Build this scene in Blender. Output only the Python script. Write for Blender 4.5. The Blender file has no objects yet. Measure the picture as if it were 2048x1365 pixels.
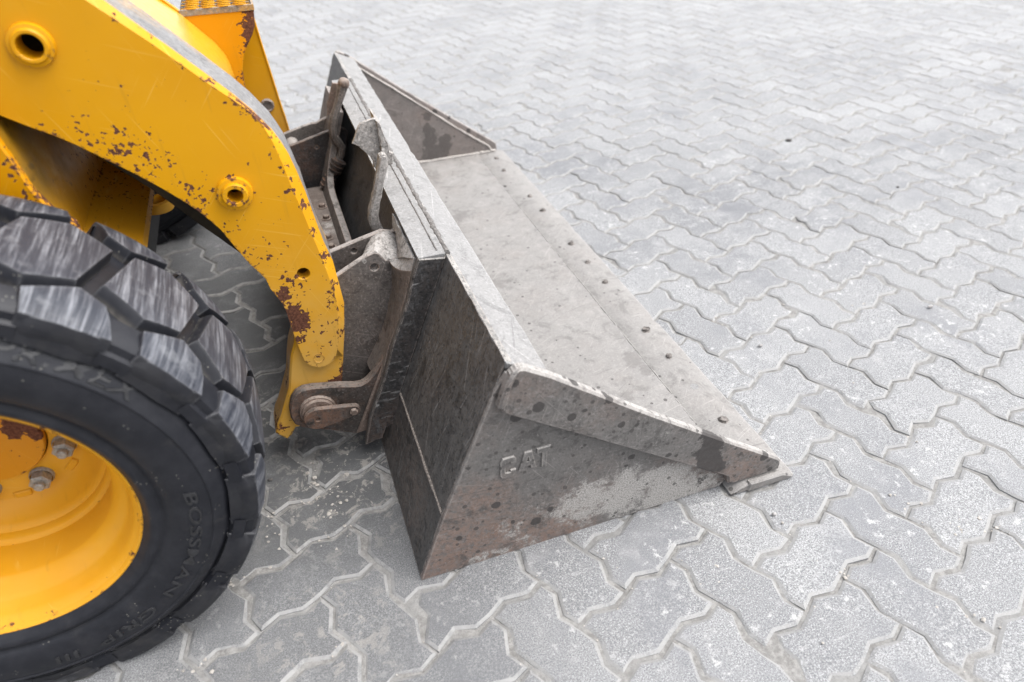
import bpy, bmesh, math, random
from mathutils import Vector, Matrix, Euler
from mathutils.geometry import tessellate_polygon

# ------------------------------------------------------------------ scene, camera, light
S = bpy.context.scene
COL = S.collection
R = math.radians
random.seed(11)

cam_d = bpy.data.cameras.new('camera')
cam_d.sensor_width = 36.0
cam_d.lens = 24.0
cam_d.clip_start = 0.02
cam_d.clip_end = 500
cam_d.dof.use_dof = True
cam_d.dof.focus_distance = 1.42
cam_d.dof.aperture_fstop = 2.6
cam = bpy.data.objects.new('camera', cam_d)
COL.objects.link(cam)
_r = Vector((0.94127, -0.33721, -0.01700)); _d = Vector((-0.21933, -0.57240, -0.79009)); _f = Vector((0.25670, 0.74742, -0.61275))
cam.matrix_world = Matrix(((_r.x, -_d.x, -_f.x, -0.0701), (_r.y, -_d.y, -_f.y, -0.7551), (_r.z, -_d.z, -_f.z, 1.1345), (0, 0, 0, 1)))
S.camera = cam

SUN_DIR = Vector((0.52, -0.16, 1.0)).normalized()       # towards the sun, high and veiled by cloud
W = bpy.data.worlds.new('World'); S.world = W; W.use_nodes = True
wn = W.node_tree.nodes; wl = W.node_tree.links
for n in list(wn): wn.remove(n)
wo = wn.new('ShaderNodeOutputWorld'); wb = wn.new('ShaderNodeBackground'); sky = wn.new('ShaderNodeTexSky'); hs = wn.new('ShaderNodeHueSaturation')
sky.sky_type = 'NISHITA'; sky.sun_disc = False
sky.sun_elevation = math.asin(SUN_DIR.z); sky.sun_rotation = math.atan2(SUN_DIR.x, SUN_DIR.y)
sky.air_density = 1.0; sky.dust_density = 4.0; sky.ozone_density = 1.0
hs.inputs['Saturation'].default_value = 0.24             # overcast: the veil of cloud greys the sky
wl.new(sky.outputs[0], hs.inputs['Color']); wl.new(hs.outputs[0], wb.inputs['Color'])
wb.inputs['Strength'].default_value = 0.15
wl.new(wb.outputs[0], wo.inputs['Surface'])
sun_d = bpy.data.lights.new('sun', 'SUN'); sun_d.energy = 1.0; sun_d.angle = R(55); sun_d.color = (1.0, 0.97, 0.92)
sun = bpy.data.objects.new('sun', sun_d); COL.objects.link(sun)
sun.rotation_euler = SUN_DIR.to_track_quat('Z', 'Y').to_euler(); sun.location = (2, 3, 6)
S.view_settings.view_transform = 'Standard'; S.view_settings.look = 'None'
S.view_settings.gamma = 1.0; S.view_settings.exposure = 1.36
S.view_settings.use_curve_mapping = False
S.cycles.max_bounces = 6; S.cycles.diffuse_bounces = 4; S.cycles.glossy_bounces = 3
S.cycles.use_denoising = True

# ------------------------------------------------------------------ materials
class NT:
    """A small node-tree writer."""
    def __init__(s, name):
        s.m = bpy.data.materials.new(name); s.m.use_nodes = True
        s.t = s.m.node_tree; s.n = s.t.nodes; s.l = s.t.links
        s.b = s.n['Principled BSDF']
    def node(s, kind, **kw):
        x = s.n.new(kind)
        for k, v in kw.items(): setattr(x, k, v)
        return x
    def put(s, sock, v):
        if isinstance(v, bpy.types.NodeSocket): s.l.new(v, sock)
        elif isinstance(v, (tuple, list)) and sock.type == 'RGBA' and len(v) == 3: sock.default_value = (*v, 1)
        else: sock.default_value = v
    def coord(s, kind='Object'):
        if not hasattr(s, '_tc'): s._tc = s.node('ShaderNodeTexCoord')
        return s._tc.outputs[kind]
    def pos(s):
        if not hasattr(s, '_g'): s._g = s.node('ShaderNodeNewGeometry')
        return s._g.outputs['Position']
    def geo(s, o):
        s.pos(); return s._g.outputs[o]
    def math(s, op, a, b=None, c=None, clamp=False):
        x = s.node('ShaderNodeMath', operation=op); x.use_clamp = clamp
        s.put(x.inputs[0], a)
        if b is not None: s.put(x.inputs[1], b)
        if c is not None: s.put(x.inputs[2], c)
        return x.outputs[0]
    def vmath(s, op, a, b=None, out=0):
        x = s.node('ShaderNodeVectorMath', operation=op)
        s.put(x.inputs[0], a)
        if b is not None: s.put(x.inputs[1], b)
        return x.outputs[out]
    def noise(s, scale, detail=3, rough=0.55, vec=None, dist=0.0):
        x = s.node('ShaderNodeTexNoise'); x.inputs['Scale'].default_value = scale; x.inputs['Detail'].default_value = detail
        x.inputs['Roughness'].default_value = rough; x.inputs['Distortion'].default_value = dist
        s.l.new(vec if vec is not None else s.pos(), x.inputs['Vector'])
        return x.outputs['Fac']
    def voronoi(s, scale, vec=None, feature='F1', out='Distance', rnd=1.0):
        x = s.node('ShaderNodeTexVoronoi', feature=feature); x.inputs['Scale'].default_value = scale
        x.inputs['Randomness'].default_value = rnd
        s.l.new(vec if vec is not None else s.pos(), x.inputs['Vector'])
        return x.outputs[out]
    def ramp(s, v, a, b, lo=0.0, hi=1.0, smooth=True):
        x = s.node('ShaderNodeMapRange'); x.interpolation_type = 'SMOOTHSTEP' if smooth else 'LINEAR'
        s.put(x.inputs[0], v)
        for k, q in zip((1, 2, 3, 4), (a, b, lo, hi)): s.put(x.inputs[k], q)
        return x.outputs[0]
    def mix(s, f, a, b, blend='MIX'):
        x = s.node('ShaderNodeMix', data_type='RGBA', blend_type=blend); x.clamp_factor = True
        s.put(x.inputs[0], f); s.put(x.inputs[6], a); s.put(x.inputs[7], b)
        return x.outputs[2]
    def scaled(s, v, sc):
        return s.vmath('MULTIPLY', v, sc)
    def sep(s, v):
        x = s.node('ShaderNodeSeparateXYZ'); s.l.new(v, x.inputs[0]); return x.outputs
    def comb(s, x, y, z):
        c = s.node('ShaderNodeCombineXYZ')
        for i, v in enumerate((x, y, z)): s.put(c.inputs[i], v)
        return c.outputs[0]
    def blobs(s, lst):
        """density from soft spots (x, y, z, radius, strength) in the place's coordinates"""
        tot = None
        if not lst: return 0.0
        nz_ = s.node('ShaderNodeTexNoise'); nz_.inputs['Scale'].default_value = 22; nz_.inputs['Detail'].default_value = 5; nz_.inputs['Roughness'].default_value = 0.65
        s.l.new(s.pos(), nz_.inputs['Vector'])
        wp = s.vmath('ADD', s.pos(), s.vmath('MULTIPLY', s.vmath('SUBTRACT', nz_.outputs['Color'], (.5, .5, .5)), (.075, .075, .075)))
        for (x, y, z, r, k) in lst:
            d = s.vmath('DISTANCE', wp, (x, y, z), out=1)
            v = s.ramp(d, r, r * 0.15, 0.0, k)
            tot = v if tot is None else s.math('MAXIMUM', tot, v)
        return tot if tot is not None else 0.0
    def edge(s, radius=0.006, a=0.02, b=0.16):
        bv = s.node('ShaderNodeBevel'); bv.samples = 4; bv.inputs['Radius'].default_value = radius
        d = s.vmath('DOT_PRODUCT', bv.outputs[0], s.geo('True Normal'), out=1)
        return s.ramp(s.math('SUBTRACT', 1.0, d), a, b)
    def scratches(s, axis, angles, short=300, long=6, thr=0.665, seed=0.0):
        """thin long scrapes running at the given angles in the plane across the axis"""
        tot = None
        for k, a in enumerate(angles):
            mp = s.node('ShaderNodeMapping'); s.l.new(s.pos(), mp.inputs['Vector'])
            r = [0, 0, 0]; r['XYZ'.index(axis)] = R(a); mp.inputs['Rotation'].default_value = r
            sc = {'X': (12, short, long), 'Y': (short, 12, long), 'Z': (short, long, 12)}[axis]
            v = s.vmath('ADD', s.vmath('MULTIPLY', mp.outputs[0], sc), (seed + k * 7.3, k * 3.1, seed))
            n = s.noise(1.0, 2, 0.5, v)
            msk = s.ramp(s.noise(5.0, 3, 0.6, s.vmath('ADD', mp.outputs[0], (k * 2.7 + seed, 0, k))), 0.46, 0.60)
            q = s.math('MULTIPLY', s.ramp(n, thr, thr + 0.035), msk)
            tot = q if tot is None else s.math('MAXIMUM', tot, q)
        return tot
    def bump(s, h, strength=0.3, dist=0.002, normal=None):
        x = s.node('ShaderNodeBump'); x.inputs['Strength'].default_value = strength; x.inputs['Distance'].default_value = dist
        s.put(x.inputs['Height'], h)
        if normal is not None: s.l.new(normal, x.inputs['Normal'])
        s.l.new(x.outputs[0], s.b.inputs['Normal'])
        return x.outputs[0]
    def set(s, **kw):
        for k, v in kw.items(): s.put(s.b.inputs[k.replace('_', ' ')], v)

def mat_paint(name, base=(0.60, 0.285, 0.003), spots=(), chip=0.72, edge_k=0.30, scuff=0.0, coat=0.06, shade_spots=(), low=1.0):
    t = NT(name)
    big = t.noise(5, 3); mid = t.noise(38, 4, 0.6)
    col = t.mix(t.ramp(big, 0.3, 0.7), base, tuple(c * k for c, k in zip(base, (0.93, 0.90, 0.9))))
    col = t.mix(t.ramp(mid, 0.52, 0.75, 0, 0.10), col, (0.58, 0.31, 0.03))
    dens = t.blobs(spots)
    ed = t.edge(0.007, 0.015, 0.12)
    dens = t.math('ADD', dens, t.math('MULTIPLY', ed, edge_k))
    n = t.noise(140, 2.5, 0.5)
    n2 = t.noise(58, 2, 0.5)
    v = t.math('ADD', t.math('MULTIPLY', n, 0.62), t.math('MULTIPLY', n2, 0.38))
    v = t.math('ADD', v, t.math('MULTIPLY', dens, 0.30))
    m = t.ramp(v, chip, chip + 0.006)
    halo = t.ramp(v, chip - 0.022, chip)
    rust = t.mix(t.ramp(t.noise(210, 4, 0.7), 0.35, 0.65), (0.060, 0.024, 0.015), (0.150, 0.060, 0.035))
    col = t.mix(t.math('MULTIPLY', halo, 0.18), col, (0.70, 0.40, 0.07))
    if scuff:
        st = t.noise(1.0, 4, 0.65, t.scaled(t.pos(), (190, 26, 30)))
        col = t.mix(t.ramp(st, 0.60, 0.70, 0, scuff), col, (0.13, 0.065, 0.02))
        st2 = t.noise(1.0, 3, 0.6, t.scaled(t.pos(), (60, 9, 14)))
        col = t.mix(t.ramp(st2, 0.6, 0.72, 0, scuff * 0.6), col, (0.62, 0.42, 0.16))
    # fine scratches and a dusty, paler low end
    col = t.mix(t.math('MULTIPLY', t.scratches('Y', (25, -38, 70), 330, 5, 0.675), 0.28), col, (0.75, 0.50, 0.12))
    pz_ = t.sep(t.pos())[2]
    col = t.mix(t.math('MULTIPLY', t.ramp(pz_, 0.62, 0.22), t.ramp(t.noise(9, 5, 0.7), 0.3, 0.65, 0.15 * low, 0.55 * low)), col, (0.55, 0.36, 0.12))
    run = t.noise(1.0, 4, 0.6, t.scaled(t.pos(), (75, 30, 7)))
    col = t.mix(t.ramp(run, 0.60, 0.74, 0, 0.22), col, (0.33, 0.17, 0.02))
    if shade_spots:
        gm = t.blobs(shade_spots)  # shade painted into the colour at the given spots
        col = t.mix(t.math('MULTIPLY', gm, t.ramp(t.noise(7, 5, 0.7), 0.25, 0.6, 0.55, 0.92)), col, (0.090, 0.058, 0.010))
    # faint grime
    col = t.mix(t.ramp(t.noise(14, 5, 0.7), 0.58, 0.8, 0, 0.14), col, (0.34, 0.19, 0.03))
    col = t.mix(m, col, rust)
    t.set(Base_Color=col, Roughness=t.math('ADD', t.math('MULTIPLY', m, 0.45), t.ramp(mid, 0.3, 0.8, 0.30, 0.46)),
          Coat_Weight=t.math('MULTIPLY', t.math('SUBTRACT', 1.0, m), coat), Coat_Roughness=0.22, Specular_IOR_Level=0.22)
    h = t.math('ADD', t.math('MULTIPLY', m, -0.6), t.math('MULTIPLY', t.noise(26, 2), 0.25))
    t.bump(h, 0.35, 0.0016)
    return t.m

def mat_steel(name, base, rust=(0.10, 0.055, 0.038), rust_amt=0.5, dust=(0.40, 0.385, 0.365), dust_up=0.6, dust_all=0.1,
              streak=(1, 1, 1), streak_k=0.25, pale_spots=(), dark_spots=(), rust_spots=(), rough=0.62, metal=0.0, edge_c=(0.30, 0.27, 0.25), edge_k=0.5, drops=0.0, bump=0.4, grain=0.5, dark_k=0.8, dark_c=(0.055, 0.048, 0.045), line_c=None, scr=None, mott=0.6, spots_k=0.0, clear=None):
    t = NT(name)
    n1 = t.noise(9, 5, 0.65); n2 = t.noise(75, 4, 0.65); n3 = t.noise(420, 2, 0.6)
    col = t.mix(t.ramp(n1, 0.3, 0.7), base, tuple(c * 0.66 for c in base))
    rs = t.math('ADD', t.ramp(t.noise(6, 5, 0.6), 0.42, 0.68, 0, rust_amt), t.blobs(rust_spots), clamp=True)
    col = t.mix(t.math('MULTIPLY', rs, t.ramp(n2, 0.28, 0.62)), col, rust)
    # scratches
    sk = t.noise(1.0, 4, 0.7, t.scaled(t.pos(), streak))
    col = t.mix(t.ramp(sk, 0.54, 0.72, 0, streak_k), col, tuple(min(1, c * 2.4 + 0.05) for c in base))
    wv = t.node('ShaderNodeTexVoronoi', feature='DISTANCE_TO_EDGE'); wv.inputs['Scale'].default_value = 9
    dv = t.noise(3.0, 3, 0.6); 
    off = t.vmath('ADD', t.scaled(t.pos(), (2.2, 0.35, 1.0)), t.comb(t.math('MULTIPLY', dv, 0.5), dv, dv))
    t.l.new(off, wv.inputs['Vector'])
    line = t.math('MULTIPLY', t.ramp(wv.outputs['Distance'], 0.012, 0.004), t.ramp(t.noise(7, 3), 0.5, 0.62, 0, 0.35))
    col = t.mix(line, col, line_c or tuple(min(1, c * 2.0 + 0.06) for c in base))
    # dust that has settled on what faces up, plus a thin film everywhere
    nz = t.sep(t.geo('Normal'))[2]
    dn = t.math('ADD', t.math('MULTIPLY', t.ramp(nz, 0.15, 0.85), dust_up), dust_all)
    dm = t.math('MULTIPLY', dn, t.ramp(t.math('ADD', t.math('MULTIPLY', n1, 0.55), t.math('MULTIPLY', n2, 0.45)), 0.25, 0.68, 0.25, 1.25), clamp=True)
    dc = t.mix(t.ramp(n3, 0.3, 0.7), dust, tuple(c * 0.80 for c in dust))
    col = t.mix(dm, col, dc)
    if scr:
        ax, angs, ks, kc = scr
        col = t.mix(t.math('MULTIPLY', t.scratches(ax, angs), ks), col, kc)
        col = t.mix(t.math('MULTIPLY', t.scratches(ax, [a + 17 for a in angs], 190, 3.5, 0.67, 4.4), ks * 0.7), col, tuple(c * 0.45 for c in base))
    # mottled dirt, hand-sized and finger-sized
    md = t.noise(19, 6, 0.72, None, 0.8)
    col = t.mix(t.ramp(md, 0.52, 0.66, 0, mott), col, tuple(c * 0.50 for c in base))
    col = t.mix(t.ramp(md, 0.46, 0.34, 0, mott * 0.8), col, tuple(min(1, c * 1.5 + 0.015) for c in base))
    # speckle: lighter and darker grains all over
    sk2 = t.noise(170, 3, 0.75)
    col = t.mix(t.ramp(sk2, 0.54, 0.70, 0, grain), col, tuple(min(1, c * 2.2 + 0.045) for c in base))
    col = t.mix(t.ramp(sk2, 0.46, 0.32, 0, grain), col, tuple(c * 0.42 for c in base))
    if pale_spots:
        pale = t.blobs(pale_spots)
        rag = t.math('ADD', t.math('MULTIPLY', t.noise(17, 6, 0.75, None, .5), 0.66), t.math('MULTIPLY', t.noise(130, 4, .75), 0.34))
        pm = t.ramp(t.math('ADD', pale, t.math('MULTIPLY', t.math('SUBTRACT', rag, 0.5), 4.2)), 0.50, 1.05)
        col = t.mix(t.math('MULTIPLY', pm, t.ramp(t.noise(300, 3, .7), 0.36, 0.54, 0.15, 1.0)), col, t.mix(t.ramp(n3, 0.40, 0.6), (0.38, 0.365, 0.345), (0.27, 0.258, 0.244)))
    ed = t.edge(0.005, 0.02, 0.2)
    col = t.mix(t.math('MULTIPLY', ed, t.ramp(n2, 0.3, 0.6, 0, edge_k)), col, edge_c)
    dk = t.blobs(dark_spots)
    dk = t.ramp(t.math('ADD', dk, t.math('MULTIPLY', t.math('SUBTRACT', t.noise(24, 6, .72, None, .6), 0.5), 2.2)), 0.36, 0.62)
    col = t.mix(t.math('MULTIPLY', dk, dark_k), col, dark_c)
    if spots_k:
        vd2 = t.voronoi(62); vr2 = t.sep(t.voronoi(62, out='Color'))
        dp2 = t.math('MULTIPLY', t.math('LESS_THAN', vd2, t.math('ADD', t.math('MULTIPLY', vr2[0], 0.26), 0.06)), t.math('GREATER_THAN', vr2[1], 1.0 - spots_k))
        col = t.mix(t.math('MULTIPLY', dp2, 0.75), col, (0.040, 0.036, 0.034))
    if drops:
        vd = t.voronoi(30, rnd=.9); vr = t.voronoi(30, out='Color', rnd=.9)
        rr = t.math('ADD', t.math('MULTIPLY', t.sep(vr)[0], 0.30), 0.10)
        vd = t.math('ADD', vd, t.math('MULTIPLY', t.math('SUBTRACT', t.noise(120, 3), 0.5), 0.16))
        dp = t.math('MULTIPLY', t.math('LESS_THAN', vd, rr), t.math('GREATER_THAN', t.sep(vr)[1], 1.0 - drops))
        if clear: dp = t.math('MULTIPLY', dp, t.math('GREATER_THAN', t.vmath('DISTANCE', t.pos(), clear[:3], out=1), clear[3]))
        col = t.mix(t.math('MULTIPLY', dp, 0.85), col, (0.030, 0.027, 0.026))
    t.set(Base_Color=col, Metallic=metal, Roughness=t.math('ADD', t.math('MULTIPLY', dm, 0.25), t.ramp(n2, 0.3, 0.7, rough - 0.12, rough + 0.12)))
    h = t.math('ADD', t.math('MULTIPLY', n2, 0.6), t.math('MULTIPLY', n3, 0.4))
    t.bump(h, bump, 0.0014)
    return t.m

def mat_plain(name, c, rough=0.6, metal=0.0, var=0.25, scale=60, bump=0.2):
    t = NT(name)
    n = t.noise(scale, 4, 0.6)
    t.set(Base_Color=t.mix(t.ramp(n, 0.3, 0.7), tuple(x * (1 - var) for x in c), tuple(min(1, x * (1 + var)) for x in c)), Roughness=rough, Metallic=metal)
    t.bump(n, bump, 0.001)
    return t.m

def mat_rubber(name, worn=False):
    t = NT(name)
    x, y, z = t.sep(t.coord('Object'))
    rr = t.math('POWER', t.math('ADD', t.math('MULTIPLY', x, x), t.math('MULTIPLY', z, z)), 0.5)
    an = t.math('ARCTAN2', z, x)
    oi = t.node('ShaderNodeObjectInfo')
    base = t.mix(t.ramp(t.noise(28, 4, 0.65), 0.35, 0.7), (0.0080, 0.0088, 0.0128), (0.0155, 0.0163, 0.0210))
    # pale dust film and specks
    base = t.mix(t.ramp(t.noise(16, 5, 0.7), 0.56, 0.78, 0, 0.14 if not worn else 0.25), base, (0.12, 0.112, 0.10))
    sp = t.math('MULTIPLY', t.math('LESS_THAN', t.voronoi(150), 0.17), t.math('GREATER_THAN', t.noise(19, 2), 0.60))
    base = t.mix(t.math('MULTIPLY', sp, 0.5), base, (0.25, 0.24, 0.21))
    rough = 0.52
    if worn:
        # tops scrubbed sideways by skid turning: pale streaks run across the tread
        px, py, pz = t.sep(t.pos())
        rad = t.vmath('NORMALIZE', t.comb(t.math('ADD', px, 0.598), 0.0, t.math('SUBTRACT', pz, 0.378)))
        top = t.math('MULTIPLY', t.ramp(t.vmath('DOT_PRODUCT', rad, t.geo('Normal'), out=1), 0.78, 0.93), t.ramp(rr, 0.377, 0.383))
        vec = t.comb(t.math('MULTIPLY', an, 46), t.math('MULTIPLY', y, 7), t.math('MULTIPLY', oi.outputs['Random'], 40))
        s1 = t.noise(1.0, 5, 0.72, vec)
        vec2 = t.comb(t.math('MULTIPLY', an, 210), t.math('MULTIPLY', y, 16), t.math('MULTIPLY', oi.outputs['Random'], 90))
        s2 = t.noise(1.0, 3, 0.6, vec2)
        wv = t.math('ADD', t.math('MULTIPLY', s1, 0.62), t.math('MULTIPLY', s2, 0.38))
        w = t.ramp(wv, 0.44, 0.70)
        topc = t.mix(w, (0.026, 0.029, 0.039), (0.215, 0.222, 0.245))
        groove = t.math('MULTIPLY', t.math('MULTIPLY', t.ramp(rr, 0.388, 0.376), t.ramp(t.math('ABSOLUTE', y), 0.132, 0.110, 0.10, 1.0)), t.ramp(t.noise(24, 5, 0.7), 0.38, 0.62, 0.1, 0.8))
        base = t.mix(groove, base, (0.105, 0.098, 0.088))
        cut = t.noise(1.0, 3, 0.6, t.comb(t.math('MULTIPLY', an, 30), t.math('MULTIPLY', y, 240), t.math('MULTIPLY', oi.outputs['Random'], 13)))
        topc = t.mix(t.ramp(cut, 0.66, 0.70, 0, 0.6), topc, (0.02, 0.021, 0.026))
        blot = t.noise(30, 5, 0.7)
        topc = t.mix(t.ramp(blot, 0.5, 0.68, 0, 0.55), topc, (0.038, 0.041, 0.052))
        topc = t.mix(t.ramp(blot, 0.45, 0.30, 0, 0.35), topc, (0.20, 0.205, 0.22))
        base = t.mix(top, base, topc)
        ed = t.edge(0.006, 0.02, 0.14)
        base = t.mix(t.math('MULTIPLY', ed, t.ramp(t.noise(50, 3), 0.35, 0.6, 0.05, 0.34)), base, (0.24, 0.24, 0.25))
        rough = t.math('SUBTRACT', 0.58, t.math('MULTIPLY', top, 0.14))
    t.set(Base_Color=base, Roughness=rough, Specular_IOR_Level=0.32)
    t.bump(t.noise(160, 3, 0.6), 0.25, 0.001)
    return t.m

def mat_concrete(name, island=False):
    t = NT(name)
    p = t.pos()
    if island: rnd = t.geo('Random Per Island')
    else: rnd = t.node('ShaderNodeObjectInfo').outputs['Random']
    base = t.mix(rnd, (0.205, 0.208, 0.214), (0.275, 0.278, 0.282))
    # sand grains and pits
    g = t.noise(400, 4, 0.78); g2 = t.noise(190, 3, 0.7)
    base = t.mix(t.ramp(g, 0.40, 0.54), (0.105, 0.108, 0.114), base)
    base = t.mix(t.ramp(g, 0.54, 0.64, 0, 0.85), base, (0.46, 0.463, 0.468))
    base = t.mix(t.ramp(g2, 0.58, 0.74, 0, 0.35), base, (0.143, 0.146, 0.152))
    # blotches: scuffed pale dust and darker tyre-polished areas, metres across
    b1 = t.noise(3.4, 5, 0.65, t.scaled(p, (1.0, 0.75, 1)))
    base = t.mix(t.ramp(b1, 0.48, 0.70, 0, 0.62), base, (0.145, 0.149, 0.162))
    b2 = t.noise(7.0, 5, 0.7)
    base = t.mix(t.ramp(b2, 0.56, 0.74, 0, 0.45), base, (0.347, 0.347, 0.347))
    sc = t.noise(1.0, 4, 0.65, t.scaled(p, (4.0, 30, 1)))
    base = t.mix(t.math('MULTIPLY', t.ramp(sc, 0.62, 0.72), t.ramp(t.noise(2.2, 3), 0.5, 0.62, 0, 0.6)), base, (0.409, 0.409, 0.406))
    base = t.mix(t.math('MULTIPLY', t.ramp(t.noise(45, 5, 0.75), 0.55, 0.64), t.ramp(t.noise(6, 4, 0.6), 0.45, 0.62, 0, 0.7)), base, (0.46, 0.46, 0.455))
    # dust lies thick away from the machine, swept into soft drifts
    far = t.ramp(t.vmath('DISTANCE', p, (0.3, 0.3, 0), out=1), 1.0, 3.6)
    drift = t.noise(2.6, 6, 0.72, t.scaled(p, (0.8, 1.25, 1)), 0.7)
    dk = t.math('MULTIPLY', t.math('ADD', t.math('MULTIPLY', far, 0.42), 0.08), t.ramp(drift, 0.36, 0.62, 0.25, 1.0))
    base = t.mix(dk, base, (0.325, 0.328, 0.332))
    smear = t.blobs([(1.35, 1.15, 0, .42, .8), (1.75, 1.25, 0, .5, .7), (2.3, 1.1, 0, .5, .7), (2.8, 1.0, 0, .6, .6), (1.05, 1.6, 0, .35, .6), (1.9, 2.2, 0, .5, .5), (3.0, 2.3, 0, .7, .6), (1.2, .75, 0, .25, .6), (.95, .95, 0, .22, .5), (3.6, 1.4, 0, .8, .6)])
    base = t.mix(t.math('MULTIPLY', smear, t.ramp(t.noise(8, 6, 0.72, t.scaled(p, (1.0, 1.6, 1)), 0.5), 0.42, 0.62, 0, 0.75)), base, (0.125, 0.129, 0.140))
    # oily dirt with the machine's shade painted into it, splashed with pale mud
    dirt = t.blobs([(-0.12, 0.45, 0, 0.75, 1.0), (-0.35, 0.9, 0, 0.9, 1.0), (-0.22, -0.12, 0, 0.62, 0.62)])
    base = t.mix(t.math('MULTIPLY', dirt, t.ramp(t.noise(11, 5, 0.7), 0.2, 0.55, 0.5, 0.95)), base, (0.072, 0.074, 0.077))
    mud = t.blobs([(-0.10, 0.28, 0, 0.26, 1.0), (-0.20, 0.55, 0, 0.22, 0.9), (-0.18, -0.05, 0, 0.2, 0.7)])
    mn = t.noise(30, 6, 0.75, None, 0.6)
    base = t.mix(t.math('MULTIPLY', mud, t.ramp(mn, 0.52, 0.60, 0, 0.8)), base, (0.273, 0.260, 0.242))
    nz = t.sep(t.geo('True Normal'))[2]
    arr = t.math('MULTIPLY', t.ramp(nz, 0.985, 0.93), t.ramp(t.noise(24, 4, .7), 0.34, 0.58, 0.25, 0.85))
    base = t.mix(arr, base, (0.270, 0.268, 0.264))
    t.set(Base_Color=base, Roughness=0.78, Specular_IOR_Level=0.35)
    h = t.math('ADD', t.math('MULTIPLY', g, 0.5), t.math('ADD', t.math('MULTIPLY', g2, 0.8), t.math('MULTIPLY', t.noise(26, 3), 1.6)))
    t.bump(h, 0.45, 0.0022)
    return t.m

def mat_sand(name):
    t = NT(name)
    c = t.mix(t.ramp(t.noise(60, 5, 0.7), 0.35, 0.65), (0.165, 0.161, 0.155), (0.275, 0.270, 0.261))
    c = t.mix(t.ramp(t.noise(9, 4, 0.6), 0.45, 0.65, 0, 0.7), c, (0.223, 0.223, 0.220))
    c = t.mix(t.ramp(t.noise(420, 2), 0.58, 0.7, 0, 0.5), c, (0.136, 0.130, 0.124))
    t.set(Base_Color=c, Roughness=0.95, Specular_IOR_Level=0.2)
    t.bump(t.noise(180, 4, 0.7), 0.8, 0.004)
    return t.m

# ------------------------------------------------------------------ mesh helpers
def link(name, bm, mat, parent=None, loc=(0, 0, 0), rot=(0, 0, 0), sharp=32):
    bmesh.ops.remove_doubles(bm, verts=bm.verts, dist=1e-5)
    bmesh.ops.recalc_face_normals(bm, faces=bm.faces)
    me = bpy.data.meshes.new(name); bm.to_mesh(me); bm.free()
    for p in me.polygons: p.use_smooth = True
    me.set_sharp_from_angle(angle=R(sharp))
    if mat: me.materials.append(mat)
    return put(name, me, parent, loc, rot)
def put(name, me, parent=None, loc=(0, 0, 0), rot=(0, 0, 0)):
    o = bpy.data.objects.new(name, me); COL.objects.link(o)
    o.location = loc; o.rotation_euler = rot
    if parent: o.parent = parent
    return o
def empty(name, parent=None, loc=(0, 0, 0)):
    o = bpy.data.objects.new(name, None); COL.objects.link(o); o.location = loc; o.empty_display_size = 0.1
    if parent: o.parent = parent
    return o
def tag(o, label=None, cat=None, group=None, kind=None):
    for k, v in (('label', label), ('category', cat), ('group', group), ('kind', kind)):
        if v: o[k] = v
    return o
def area2(p): return sum(p[i - 1][0] * p[i][1] - p[i][0] * p[i - 1][1] for i in range(len(p)))
def inset(p, d):
    """loop p moved inwards by d, mitres limited"""
    n = len(p); s = 1 if area2(p) > 0 else -1; out = []
    for i in range(n):
        a, b, c = Vector(p[i - 1]), Vector(p[i]), Vector(p[(i + 1) % n])
        e1 = (b - a); e2 = (c - b)
        if e1.length < 1e-7 or e2.length < 1e-7: out.append((b.x, b.y)); continue
        e1.normalize(); e2.normalize()
        n1 = Vector((-e1.y, e1.x)) * s; n2 = Vector((-e2.y, e2.x)) * s
        m = n1 + n2
        if m.length < 1e-5: m = n1.copy()
        m.normalize(); k = min(1.6, 1.0 / max(0.25, m.dot(n1)))
        q = b + m * d * k; out.append((q.x, q.y))
    return out
def ring(cx, cz, r, n=20): return [(cx + r * math.cos(2 * math.pi * i / n), cz + r * math.sin(2 * math.pi * i / n)) for i in range(n)]
def loops(bm, L, f, cap0=True, cap1=True, closed=True):
    """loft closed loops of 3-D points"""
    V = [[bm.verts.new(f(p)) if f else bm.verts.new(p) for p in l] for l in L]
    for a, b in zip(V, V[1:]):
        n = len(a)
        for i in range(n if closed else n - 1):
            bm.faces.new((a[i], a[(i + 1) % n], b[(i + 1) % n], b[i]))
    return V
def cap(bm, vs, holes=()):
    allv = list(vs) + [v for h in holes for v in h]
    for t in tessellate_polygon([[v.co for v in vs]] + [[v.co for v in h] for h in holes]):
        try: bm.faces.new([allv[i] for i in t])
        except ValueError: pass
def plate(pts, y0, y1, bev=0.0015, holes=(), face=None, bm=None):
    """sheet with outline pts (x, z) between y0 (front) and y1; bevelled front and back edges, drilled holes (x, z, r, depth)"""
    own = bm is None
    if own: bm = bmesh.new()
    s = 1 if y1 > y0 else -1
    f = face if face else inset(pts, bev)
    b = inset(pts, bev)
    by = bev if not face else abs(bev)
    L = [[(x, y0, z) for x, z in f], [(x, y0 + s * by, z) for x, z in pts], [(x, y1 - s * min(bev, .3 * abs(y1 - y0)), z) for x, z in pts], [(x, y1, z) for x, z in b]]
    V = loops(bm, L, None)
    H0, H1 = [], []
    for (cx, cz, r, dep) in holes:
        c = ring(cx, cz, r); yb = y1 if dep is None else y0 + s * dep
        c2 = ring(cx, cz, r + 0.0012)
        hv = loops(bm, [[(x, y0, z) for x, z in c2], [(x, y0 + s * .0012, z) for x, z in c], [(x, yb, z) for x, z in c]], None)
        H0.append(hv[0])
        if dep is None: H1.append(hv[2])
        else: bm.faces.new(hv[2])
    cap(bm, V[0], H0); cap(bm, V[3], H1)
    return bm
def extrude_y(bm, pts, y0, y1, bev=0.001):
    plate(pts, y0, y1, bev, bm=bm); return bm
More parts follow.
